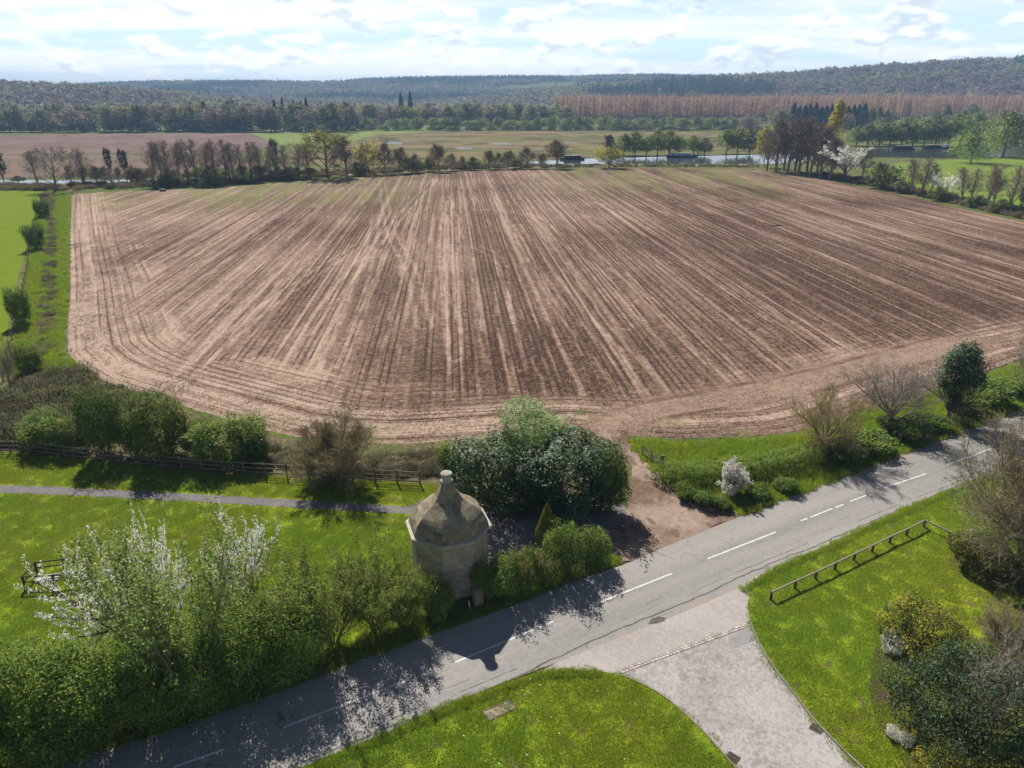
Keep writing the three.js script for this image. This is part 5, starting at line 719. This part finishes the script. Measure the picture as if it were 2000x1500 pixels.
const F = {
  oak: farTree(2001, 18, 18, PAL.olive, { n: 0, per: 4, tip: 0.26, limbs: 16, ang: 0.95, chance: 0.9, wc: BARK[0], leader: 0.55, reach: 0.62, spray: 1 }),
  bare: [2011, 2012, 2013].map((s) => farTree(s, 16, 9, [[0.2, 0.16, 0.12]], { n: 0, per: 1, chance: 0.3, tip: 0.2, limbs: 15, ang: 0.5, wc: BARK[1], reach: 0.42, spray: 2 })),
  alder: [2016, 2017].map((s) => farTree(s, 20, 9, [[0.18, 0.14, 0.11], [0.20, 0.16, 0.12]], { n: 0, per: 1, tip: 0.22, limbs: 18, ang: 0.5, wc: [0.26, 0.205, 0.175], reach: 0.36, spray: 4 })),
  gnarl: farTree(2021, 14, 17, [[0.11, 0.09, 0.07]], { n: 0, limbs: 14, ang: 1.05, wc: [0.26, 0.22, 0.185], leader: 0.6, reach: 0.6, spray: 2 }),
  yellow: farTree(2031, 12, 10, [[0.38, 0.36, 0.04], [0.44, 0.40, 0.05], [0.30, 0.30, 0.04]], { n: 1500, s: 0.34, lump: 0.35 }),
  brown: [2041, 2042].map((s, i) => farTree(s, 11, 9, i ? PAL.olive : [[0.22, 0.17, 0.11], [0.19, 0.16, 0.10]], { n: 300, s: 0.22, per: 1, tip: 0.22, depth: 0.8, spray: 3, wc: [0.28, 0.22, 0.16] })),
  green: [2051, 2052].map((s) => farTree(s, 9, 9, [...PAL.hedge, ...PAL.grey], { n: 1500, s: 0.36, trunk: 0.08 })),
  ivy: farTree(2061, 14, 5, PAL.dark, { n: 1000, s: 0.4, trunk: 0.12, lump: 0.4, lobes: 6 }),
  willow: [2071, 2072, 2073].map((s, i) => farTree(s, 15, 13, [PAL.willow, [...PAL.willow, ...PAL.grey], PAL.pale][i], { n: 1500, s: 0.45, trunk: 0.1, depth: 0.6, lump: 0.3, per: 1, tip: 0.35, wc: [0.12, 0.10, 0.07] })),
  lime: farTree(2081, 15, 16, [[0.26, 0.38, 0.05], [0.32, 0.42, 0.07], [0.20, 0.30, 0.04]], { n: 3200, s: 0.36, trunk: 0.05, lobes: 16, lump: 0.3 }),
  grey: [2091, 2092, 2093].map((s, i) => farTree(s, 17, 13, [[[0.33, 0.33, 0.16], [0.28, 0.29, 0.14]], [[0.31, 0.25, 0.20], [0.34, 0.28, 0.21]], [...PAL.olive, ...PAL.grey]][i], { n: 700, s: 0.55, trunk: 0.12, per: 1, tip: 0.4, depth: 0.7 })),
  evergreen: [2101, 2102].map((s) => farTree(s, 13, 13, PAL.dark, { n: 1000, s: 0.6, trunk: 0.04, lobes: 8 })),
  cypress: cone(2111, 22, 6, PAL.dark, { count: 1100, len: 0.6, wid: 0.35, mat: farLeaf }),
  fir: [2121, 2122].map((s) => cone(s, 20, 7.5, [[0.03, 0.05, 0.035], [0.04, 0.06, 0.04]], { count: 900, len: 0.7, wid: 0.4, mat: farLeaf })),
  thuja: cone(2125, 14, 7, [[0.10, 0.14, 0.08], [0.13, 0.17, 0.10]], { count: 900, len: 0.5, wid: 0.3, mat: farLeaf }),
  blossom: tree(2131, 11, 10, { levels: blossomLevels(0.3, 0.6), radius: 0.2, colour: [0.12, 0.1, 0.09], name: 'blossom', mat: petalMat, leaf: { per: 9, spread: 0.4, len: 0.12, wid: 0.09, pal: PAL.petal, v: 0.1 } }),
};
F.poplar = (() => { const s = new Soup(), w = new Soup(), rng = rngOf(2141); w.tube([0, 6, 14, 22].map((y) => new THREE.Vector3(y * 0.09, y - 0.2, 0)), [0.45, 0.35, 0.2, 0.05], 6, [0.15, 0.13, 0.1]); for (let k = 0; k < 34; k++) { const y = 2 + 19 * k / 34, r = 1.1 * Math.sin(Math.PI * clamp(0.15 + 0.8 * k / 34)) + 0.25, a = rng() * 6.28; leavesOnLobes(s, [[y * 0.09 + Math.cos(a) * r * 0.6, y + 1, Math.sin(a) * r * 0.6, r * 0.9, 2.2, r * 0.9]], { seed: 2142 + k, count: 90, len: 0.22, wid: 0.15, pal: [[0.58, 0.47, 0.04], [0.48, 0.41, 0.04], [0.66, 0.53, 0.06], [0.36, 0.34, 0.04]], lump: 0.4, v: 0.3 }); } return kind(24, 5, ['trunk', w, bark], ['crown', s, farLeaf]); })();
F.plantation = [2151, 2152, 2153].map((sd, i) => { const s = new Soup(), w = new Soup(), rng = rngOf(sd), pal = [[0.50, 0.32, 0.205], [0.44, 0.28, 0.185], [0.55, 0.36, 0.23]]; w.tube([0, 10, 20, 29].map((y) => new THREE.Vector3((rng() - 0.5) * 0.5, y - 0.2, 0)), [0.32, 0.25, 0.15, 0.04], 5, [0.20, 0.165, 0.14]); for (let k = 0; k < 26; k++) { const y = 7 + 20 * k / 26, a = rng() * 6.28, l = 2.6 * (1 - 0.55 * k / 26) + rng(); w.tube([new THREE.Vector3(0, y, 0), new THREE.Vector3(Math.cos(a) * l * 0.6, y + l * 0.9, Math.sin(a) * l * 0.6)], [0.07, 0.03], 3, [0.22, 0.16, 0.12]); } leavesOnLobes(s, [[0, 18, 0, 2.7, 11.5, 2.7]], { seed: sd + 5, count: 330, len: 0.5, wid: 0.22, pal, depth: 0.9, lump: 0.3 }); return kind(30, 6, ['trunk', w, bark], ['crown', s, farLeaf]); });

// ------------------------------------------------------------------ trees along the far edge of the field
let fuller = 1.3;
const row = (kinds, name, label, group, list) => list.forEach(([bx, by, ty, pw], i) => stand(Array.isArray(kinds) ? kinds[i % kinds.length] : kinds, name, label, 'tree', bx, by, ty, pw * fuller, { turn: kinds === F.poplar ? 0 : undefined, group: list.length > 1 ? group : null }));
row(F.ivy, 'ivy_tree', 'dark ivy covered tree among the riverside trees left of the oak', 'dark ivy trees by the river', [[8, 357, 284, 30], [217, 345, 281, 24], [247, 348, 284, 30], [540, 346, 261, 30]]);
row(F.gnarl, 'gnarled_tree', 'gnarled leafless spreading tree at the pasture corner', '', [[110, 372, 279, 105]]);
row(F.bare, 'bare_tree', 'tall leafless riverside tree in the row left of the big oak', 'leafless trees in the row left of the oak', [[72, 352, 290, 40], [162, 350, 286, 52], [222, 366, 328, 30], [300, 362, 268, 42], [318, 362, 274, 36], [336, 361, 267, 44], [352, 360, 272, 36], [370, 358, 267, 40], [388, 357, 266, 42], [405, 357, 273, 36], [424, 356, 268, 40], [441, 355, 266, 40], [458, 355, 272, 38], [476, 353, 276, 34], [492, 352, 270, 38], [510, 351, 276, 36], [528, 350, 280, 36], [562, 350, 279, 38], [582, 348, 281, 36], [600, 346, 286, 30]]);
row(F.green, 'riverside_bush', 'rounded green grey bush under the leafless riverside trees', 'bushes under the leafless trees', [[268, 356, 322, 42], [188, 352, 320, 26], [413, 363, 314, 56], [36, 356, 342, 26], [330, 364, 338, 40], [480, 358, 336, 40], [560, 352, 328, 36]]);
row(F.brown, 'scrub_tree', 'low brown scrub tree between the leafless riverside trunks', 'scrub between the leafless riverside trees', Array.from({ length: 22 }, (_, i) => [140 + i * 22 + (i * 37) % 11, 364 - i * 0.75, 318 + (i * 29) % 14, 34]));
row(F.oak, 'oak_tree', 'largest spreading oak with olive buds at the far field edge', '', [[640, 346, 246, 104]]);
row(F.alder, 'bare_tree', 'leafless tree with ivied trunk leaning against the big oak', '', [[678, 345, 262, 56]]);
row(F.yellow, 'yellow_tree', 'bright yellow green tree right of the big oak', '', [[721, 340, 271, 52]]);
row(F.brown, 'hedgerow_tree', 'small brown budding tree in the hedgerow at the far field edge', 'brown hedgerow trees at the far field edge', [[752, 339, 270, 44], [780, 338, 283, 44], [812, 336, 296, 30], [858, 335, 276, 44], [880, 333, 296, 34], [955, 330, 290, 34], [975, 330, 294, 28], [992, 330, 290, 32], [1030, 329, 282, 46], [1058, 329, 296, 24], [905, 331, 302, 26]]);
row(F.green, 'hedgerow_bush', 'small green bush in the hedgerow between the brown trees', 'green hedgerow bushes at the far field edge', [[805, 338, 302, 36], [925, 332, 303, 24], [700, 343, 312, 34], [838, 335, 306, 26], [1008, 329, 308, 26]]);
row(F.brown[1], 'olive_tree', 'olive budding tree beside the moored dark boat', '', [[1088, 328, 268, 56]]);
row(F.yellow, 'round_tree', 'round yellow green tree on the near river bank', '', [[1189, 328, 282, 54]]);
row(F.alder, 'alder_tree', 'dark leafless alder in the dense clump by the river bend', 'dark alders in the clump by the river bend', [[1497, 333, 248, 46], [1516, 336, 228, 58], [1538, 338, 222, 62], [1560, 341, 224, 62], [1582, 344, 232, 58], [1602, 347, 240, 54], [1530, 333, 240, 56], [1552, 334, 234, 56], [1576, 336, 238, 56], [1620, 350, 262, 50], [1596, 338, 250, 50]]);
row(F.yellow, 'yellow_tree', 'yellow leaved tree at the river end of the dark alder clump', '', [[1492, 326, 238, 34]]);
row(F.poplar, 'poplar_tree', 'tall narrow leaning yellow poplar behind the alder clump', '', [[1606, 318, 188, 36]]);
row(F.blossom, 'blossom_tree', 'tall white blossom tree beside the dark alder clump', '', [[1652, 352, 276, 76]]);
row(F.alder, 'alder_tree', 'dark leafless tree between white blossom and river', 'dark trees behind the white blossom', [[1684, 345, 288, 40], [1622, 346, 270, 40]]);
row(F.green, 'field_bush', 'large green bush right of the tall white blossom tree', '', [[1722, 368, 312, 62]]);
row(F.bare, 'bare_tree', 'small leafless tree along the right field edge', 'leafless trees along the right field edge', [[1778, 379, 304, 42], [1798, 382, 302, 44], [1814, 384, 316, 34], [1878, 395, 322, 38], [1895, 399, 324, 34], [1925, 404, 314, 56], [1940, 408, 322, 36], [1970, 415, 318, 50], [2005, 425, 318, 60]]);
row(F.ivy, 'ivy_tree', 'dark ivy covered trunk at the right field edge', '', [[1990, 423, 328, 22]]);
row(F.blossom, 'blossom_tree', 'small white blossom tree among leafless trees on the right field edge', '', [[1840, 390, 336, 52]]);
row(F.green, 'hedgerow_bush', 'low green bush under the leafless right field edge trees', 'bushes on the right field edge', [[1758, 376, 348, 36], [1832, 392, 362, 34], [1905, 405, 378, 36], [1955, 415, 386, 40]]);
row(F.lime, 'lime_willow', 'round lime green willow on the meadow bank', '', [[1895, 318, 246, 74]]);
row(F.willow[0], 'lime_willow', 'tall soft green willow behind the round lime willow', '', [[1958, 306, 211, 72]]);
row(F.willow, 'river_willow', 'pale green pollard willow on the far river bank', 'pale willows on the far river bank', [[1218, 304, 258, 40], [1240, 304, 254, 44], [1262, 305, 262, 36], [1284, 304, 250, 46], [1306, 303, 252, 42], [1328, 303, 262, 36], [1355, 302, 262, 40], [1376, 303, 266, 34], [1418, 301, 246, 44], [1440, 301, 244, 46], [1464, 301, 248, 44]]);
row(F.ivy, 'ivy_tree', 'dark ivy mound tree behind the round yellow green tree', '', [[1190, 304, 258, 30]]);
row(F.willow, 'thicket_willow', 'grey green willow in the thicket behind the moored boats', 'willows in the thicket behind the boats', [[1672, 285, 243, 44], [1694, 285, 239, 44], [1716, 285, 235, 46], [1738, 285, 237, 44], [1760, 285, 235, 46], [1782, 285, 233, 46], [1804, 285, 229, 46], [1826, 285, 227, 48], [1850, 285, 223, 50], [1874, 283, 219, 50], [1722, 281, 227, 44], [1770, 277, 223, 46], [1820, 273, 217, 46], [1870, 269, 213, 48], [1910, 273, 213, 50], [1985, 279, 223, 60], [2010, 285, 233, 60]]);
row(F.fir, 'fir_tree', 'dark fir in the small conifer copse behind the poplar', 'firs in the copse behind the poplar', Array.from({ length: 14 }, (_, i) => [1546 + i * 10.5, 250 + (i % 3) * 3, 199 + (i * 7) % 9, 18]));
row(F.thuja, 'thuja_tree', 'blue green conical tree beside the dark fir copse', 'blue green conifers beside the copse', [[1670, 254, 206, 22], [1682, 254, 214, 20], [1712, 252, 208, 22], [1728, 252, 214, 20], [1845, 246, 204, 20]]);
row(F.grey, 'copse_tree', 'rounded grey green tree in front of the russet plantation', 'rounded trees before the plantation', [[1520, 262, 212, 44], [1650, 258, 218, 30], [1698, 253, 206, 26], [1895, 244, 200, 34], [1460, 262, 224, 36], [1955, 246, 210, 30]]);
// tree belts across the valley
fuller = 1.1;
{
  const rng = rngOf(3001), many = (n, x0, x1, y, ty, w, kinds, name, label, group, dy = 3, dt = 8) => row(kinds, name, label, group, Array.from({ length: n }, (_, i) => [lerp(x0, x1, (i + 0.2 + rng() * 0.6) / n), y + (rng() - 0.5) * dy, ty + (rng() - 0.5) * dt, w * (0.8 + 0.5 * rng())]));
  many(30, 700, 1480, 253, 229, 34, F.willow, 'meadow_willow', 'small grey green willow lining the far side of the marshy meadow', 'willows lining the marshy meadow', 2, 9);
  many(34, 690, 1490, 255, 243, 26, F.green, 'meadow_bush', 'low hedge bush along the far side of the marshy meadow', 'bushes lining the marshy meadow', 1, 4);
  many(30, 640, 1120, 244, 202, 42, [...F.grey, F.willow[2], F.yellow, F.grey[2]], 'belt_tree', 'tall grey brown tree in the belt behind the meadow willows', 'trees behind the meadow willows', 4, 12);
  many(50, -60, 700, 256, 202, 46, [...F.grey, F.willow[1], F.brown[1], F.grey[2]], 'belt_tree', 'tall budding tree in the belt behind the reddish ploughed field', 'trees in the belt behind the ploughed field', 5, 16);
  many(30, -60, 700, 258, 236, 34, [...F.evergreen, ...F.green], 'belt_shrub', 'dark or green undergrowth tree at the foot of the left belt', 'undergrowth of the left tree belt', 2, 10);
  many(9, 330, 470, 257, 229, 36, F.evergreen, 'evergreen_tree', 'dark evergreen tree in the cluster edging the ploughed field', 'dark evergreens edging the ploughed field', 1, 6);
  row(F.cypress, 'cypress_tree', 'dark pointed cypress rising above the left tree belt', 'cypresses above the left tree belt', [[541, 250, 193, 15], [556, 246, 189, 13], [577, 246, 193, 12], [592, 246, 196, 12], [602, 247, 189, 15], [785, 240, 178, 14], [803, 240, 177, 14]]); row(F.evergreen[0], 'cedar_tree', 'dark flat topped cedar standing above the left tree belt', '', [[452, 250, 191, 26]]);
  many(120, 1085, 2130, 240, 184, 15, F.plantation, 'plantation_poplar', 'slender russet poplar in the front row of the long plantation', 'front row of the russet poplar plantation', 3, 12);
  many(90, 1090, 2130, 237, 182, 16, F.plantation, 'plantation_poplar', 'slender russet poplar in the second row of the long plantation', 'second row of the russet poplar plantation', 3, 12);
  many(14, 1070, 1500, 246, 226, 26, F.willow, 'scrub_willow', 'grey green willow scrub at the foot of the russet plantation', 'willow scrub below the plantation', 2, 8);
}
// ------------------------------------------------------------------ woods that read as one mass
{
  const lump = (seed, w, h, n, s) => { const q = new Soup(), white = [[1, 1, 1]]; leavesOnLobes(q, lobesIn(seed, 7, w, h, w).map((b) => [b[0], b[1] + 1, b[2], b[3], b[4], b[5]]), { seed, count: n, len: s, wid: s * 0.65, pal: white, lump: 0.3, facing: 0.4, v: 0.25, depth: 0.4 }); return q.geo(); };
  const spire = (seed, w, h) => { const q = new Soup(), r = rngOf(seed); for (let k = 0; k < 70; k++) { const f = r(), a = r() * 6.28, R = w / 2 * (1 - f) + 0.3, u = unit(r), nx = Math.cos(a) + u[0] * 0.5, ny = 0.5 + u[1] * 0.5, nz = Math.sin(a) + u[2] * 0.5, l = Math.hypot(nx, ny, nz); q.leaf(Math.cos(a) * R, f * h + 1, Math.sin(a) * R, nx / l, ny / l, nz / l, 1.5, 0.9, r, tint([[1, 1, 1]], r, 0.25)); } return q.geo(); };
  const rng = rngOf(3100), sets = [[], [], [], []], C = { bare: [[0.235, 0.19, 0.165], [0.26, 0.21, 0.17], [0.20, 0.17, 0.155]], olive: [[0.25, 0.24, 0.12], [0.28, 0.275, 0.14]], pale: [[0.33, 0.34, 0.20]], fir: [[0.085, 0.125, 0.085], [0.105, 0.14, 0.095]] };
  const add = (k, x, z, sc, pal) => { const c = tint(pal, rng, 0.2); sets[k].push([x, landHeight(x, z) - 0.5, z, sc, c]); };
  let made = 0; for (let guard = 0; guard < 400000 && made < 46000; guard++) {
    const D = Math.sqrt(lerp(830 * 830, 3500 * 3500, rng())), x = D * (rng() * 2 - 1) * 0.74, z = -D, px = 1000 + x / D * 1496;
    if (D > 1500 && rng() < 0.45) continue; if (px > 1060 && D < 1010) continue;
    const h = landHeight(x, z), clear = fbm(x / 260 + 9, z / 420 + 4, 3); if (clear > 0.66 && D > 2300) continue; if (h < 3 && px > 1150 && D < 1100) continue;
    const firs = fbm(x / 330 + 50, z / 300 + 7, 3) + (D > 2400 ? 0.12 : 0) - (D < 1300 ? 0.12 : 0), m = fbm(x / 110, z / 110, 3) + (rng() - 0.5) * 0.16;
    if (firs > 0.60) add(2 + (made & 1), x, z, (D > 2200 ? 0.55 : 0.75) + 0.4 * rng(), C.fir); else add(made & 1, x, z, 0.75 + 0.6 * rng(), m > 0.57 ? C.olive : m > 0.53 ? C.pale : C.bare);
    made++;
  }
  // the body of the plantation behind its front rows
  const names = [['hillside_wood', 'bare and budding woodland covering the hills'], ['hillside_wood', 'second mass of budding woodland over the hills'], ['conifer_wood', 'dark conifer forest on the far hills'], ['conifer_wood', 'second mass of dark conifer forest on the hills']], geos = [lump(3110, 13, 12, 130, 1.5), lump(3111, 14, 13, 130, 1.6), spire(3112, 7, 17), spire(3113, 8, 19)];
  const M = new THREE.Matrix4(), q = new THREE.Quaternion(), up = new THREE.Vector3(0, 1, 0);
  sets.forEach((list, k) => { const m = new THREE.InstancedMesh(geos[k], farLeaf, list.length); list.forEach(([x, y, z, sc, c], i) => { M.compose(new THREE.Vector3(x, y, z), q.setFromAxisAngle(up, rng() * 6.28), new THREE.Vector3(sc, sc * (0.85 + 0.3 * rng()), sc)); m.setMatrixAt(i, M); m.setColorAt(i, lin(...c)); }); stuff(names[k][0], names[k][1], 'wood', m); });
  const pts = []; for (let k = 0; k < 1500; k++) { const D = lerp(960, 1070, rng()), px = lerp(1075 + (D - 900) * 0.1, 2250, rng()); pts.push([D * (px - 1000) / 1496, -D]); }
  F.plantation[0].parts.forEach(([n, g, mat]) => { const m = new THREE.InstancedMesh(g, mat, pts.length); pts.forEach(([x, z], i) => { const s = 0.95 + 0.2 * hash2(i, 5); M.compose(new THREE.Vector3(x, 0, z), q.setFromAxisAngle(up, i), new THREE.Vector3(s, s, s)); m.setMatrixAt(i, M); }); stuff(n === 'trunk' ? 'plantation_trunks' : 'plantation_wood', n === 'trunk' ? 'close ranks of pale trunks inside the russet plantation' : 'massed russet crowns of the plantation behind its front rows', 'wood', m); });
}
// ------------------------------------------------------------------ boats, far buildings and small things
function narrowboat(bx, by, len, hull, cabin, label, turn) {
  const [x, z] = G(bx, by), o = thing('narrowboat', label, 'boat', x, z, turn), hm = std({ color: lin(...hull), roughness: 0.5 }), cm = std({ color: lin(...cabin), roughness: 0.45 }), s = new THREE.Shape(), L = len / 2; s.moveTo(-L, 0.95); s.lineTo(-L + 0.9, 1.05); s.lineTo(L - 2.2, 1.05); s.quadraticCurveTo(L - 0.5, 0.8, L, 0); s.quadraticCurveTo(L - 0.5, -0.8, L - 2.2, -1.05); s.lineTo(-L + 0.9, -1.05); s.lineTo(-L, -0.95);
  const h = new THREE.ExtrudeGeometry(s, { depth: 0.85, bevelEnabled: false }); h.rotateX(-Math.PI / 2); part(o, 'hull', h, hm); const c = new THREE.Shape(); c.moveTo(-0.9, 0); c.lineTo(-0.72, 1.05); c.quadraticCurveTo(0, 1.18, 0.72, 1.05); c.lineTo(0.9, 0); const g = new THREE.ExtrudeGeometry(c, { depth: len * 0.68, bevelEnabled: false }); g.rotateY(Math.PI / 2); g.translate(-L + 1.8, 0.85, 0); part(o, 'cabin', g, cm);
  const w = new THREE.BoxGeometry(0.9, 0.36, 0.03), gl = std({ color: lin(0.03, 0.035, 0.04), roughness: 0.15 }); for (let k = 0; k < 6; k++) for (const e of [-1, 1]) { const q = part(o, 'window', w, gl); q.position.set(-L + 2.8 + k * len * 0.105, 1.5, e * 0.80); q.rotation.x = -e * 0.17; } part(o, 'roof', new THREE.BoxGeometry(len * 0.66, 0.05, 1.3), std({ color: lin(0.6, 0.63, 0.68), roughness: 0.5 })).position.set(-L + 1.8 + len * 0.34, 2.02, 0); part(o, 'tiller', new THREE.CylinderGeometry(0.04, 0.04, 0.9, 6).rotateZ(0.6), hm).position.set(-L + 0.4, 1.25, 0);
}
narrowboat(1332, 307, 15.5, [0.02, 0.03, 0.08], [0.34, 0.44, 0.62], 'blue narrowboat with pale roof moored by the pollard willows', 0.06);
narrowboat(1118, 312, 12, [0.015, 0.02, 0.03], [0.03, 0.06, 0.10], 'dark blue narrowboat moored beyond the olive budding tree', 0.1);
narrowboat(1765, 292, 13, [0.012, 0.014, 0.02], [0.02, 0.025, 0.04], 'long black narrowboat moored under the willow thicket', 0.05);
narrowboat(1822, 290, 10, [0.012, 0.012, 0.016], [0.03, 0.03, 0.035], 'black narrowboat beside the small white cruiser', 0.05);
narrowboat(1850, 290, 8, [0.05, 0.05, 0.06], [0.50, 0.50, 0.50], 'small white roofed cruiser moored beside the lime willow', 0.2);
{
  const [x, z] = G(318, 374), o = thing('feed_trough', 'small dark feed trough at the far left field edge', 'trough', x, z, 0.2), m = std({ color: lin(0.05, 0.045, 0.04) }), lid = std({ color: lin(0.40, 0.38, 0.35) }); part(o, 'trough', new THREE.BoxGeometry(1.7, 0.55, 0.8), m).position.y = 0.45; part(o, 'rim', new THREE.BoxGeometry(1.8, 0.07, 0.9), lid).position.y = 0.76; for (const s of [-0.7, 0.7]) part(o, 'leg', new THREE.BoxGeometry(0.1, 0.3, 0.7), m).position.set(s, 0.12, 0);
  const [lx, lz] = G(1515, 442), lg = thing('fallen_branch', 'dark fallen branch lying on the stubble field', 'branch', lx, lz, 0.15), s = new Soup(); s.tube([[-1.6, 0.14, 0], [-0.5, 0.2, 0.15], [0.7, 0.16, -0.1], [1.8, 0.28, 0.1]].map((p) => new THREE.Vector3(...p)), [0.05, 0.1, 0.12, 0.06], 7, [0.07, 0.055, 0.045]); part(lg, 'limb', s.geo(), bark); const t = new Soup(); t.tube([[0.2, 0.18, 0], [0.7, 0.5, 0.5]].map((p) => new THREE.Vector3(...p)), [0.05, 0.02], 5, [0.07, 0.055, 0.045]); part(lg, 'side_shoot', t.geo(), bark);
  const [bx, bz] = G(1817, 382), b = thing('owl_box', 'wooden nest box on a pole at the right field edge', 'nest box', bx, bz, 0.3), wm = wood([0.14, 0.12, 0.10]); part(b, 'pole', new THREE.CylinderGeometry(0.09, 0.12, 6, 7), wm).position.y = 2.9; part(b, 'box', new THREE.BoxGeometry(1.1, 0.7, 0.7), wm).position.y = 6.1; part(b, 'roof', new THREE.BoxGeometry(1.35, 0.08, 0.95), std({ color: lin(0.30, 0.29, 0.28) })).position.y = 6.5;
  const house = (px, py, w, h, d, wall, roof, label, flat) => { const [hx, hz] = G(px, py), q = thing(flat ? 'farm_building' : 'far_house', label, 'building', hx, hz, 0.2), wmn = std({ color: lin(...wall) }), gm = std({ color: lin(0.04, 0.045, 0.05), roughness: 0.2 }), body = part(q, 'wall', new THREE.BoxGeometry(w, h, d), wmn); body.position.y = h / 2; const sh = new THREE.Shape(), rh = flat ? 1.2 : d * 0.45; sh.moveTo(-d / 2 - 0.4, 0); sh.lineTo(0, rh); sh.lineTo(d / 2 + 0.4, 0); const rg = new THREE.ExtrudeGeometry(sh, { depth: w + 0.8, bevelEnabled: false }); rg.rotateY(Math.PI / 2); rg.translate(-w / 2 - 0.4, h, 0); part(q, 'roof', rg, std({ color: lin(...roof), roughness: 0.6 })); for (let k = 0; k < 4; k++) part(q, 'window', new THREE.BoxGeometry(1.1, 1.2, 0.1), gm).position.set(-w * 0.36 + k * w * 0.24, h * 0.6, d / 2 + 0.03); };
  house(134, 247, 20, 9, 12, [0.42, 0.42, 0.42], [0.75, 0.76, 0.78], 'pale building with white roof among the left belt trees', true); house(750, 243, 12, 11, 8, [0.45, 0.28, 0.22], [0.20, 0.10, 0.08], 'red brick house among the trees behind the meadow', false); house(955, 240, 12, 8, 8, [0.6, 0.58, 0.55], [0.18, 0.15, 0.14], 'white house among the trees behind the meadow', false);
  const D = 1250, mx = D * (1311 - 1000) / 1496, mast = thing('lattice_mast', 'dark lattice mast rising behind the russet plantation', 'mast', mx, -D), mm = std({ color: lin(0.06, 0.065, 0.075) }), H = heightAt(-D, 163); for (const [a, c] of [[-1, -1], [1, -1], [1, 1], [-1, 1]]) bar(mast, 'leg', [a * 2.2, 0, c * 2.2], [a * 0.6, H, c * 0.6], 0.35, 0.35, mm); for (let k = 1; k < 9; k++) { const y = H * k / 9, w = lerp(2.2, 0.6, k / 9); for (const c of [-1, 1]) { bar(mast, 'brace', [-w, y, c * w], [w, y, c * w], 0.2, 0.2, mm); } } part(mast, 'platform', new THREE.BoxGeometry(4, 1.2, 4), mm).position.y = H;
}

scene.traverse((o) => { if (o.isMesh) { o.castShadow = true; o.receiveShadow = true; } });
renderer.render(scene, camera);
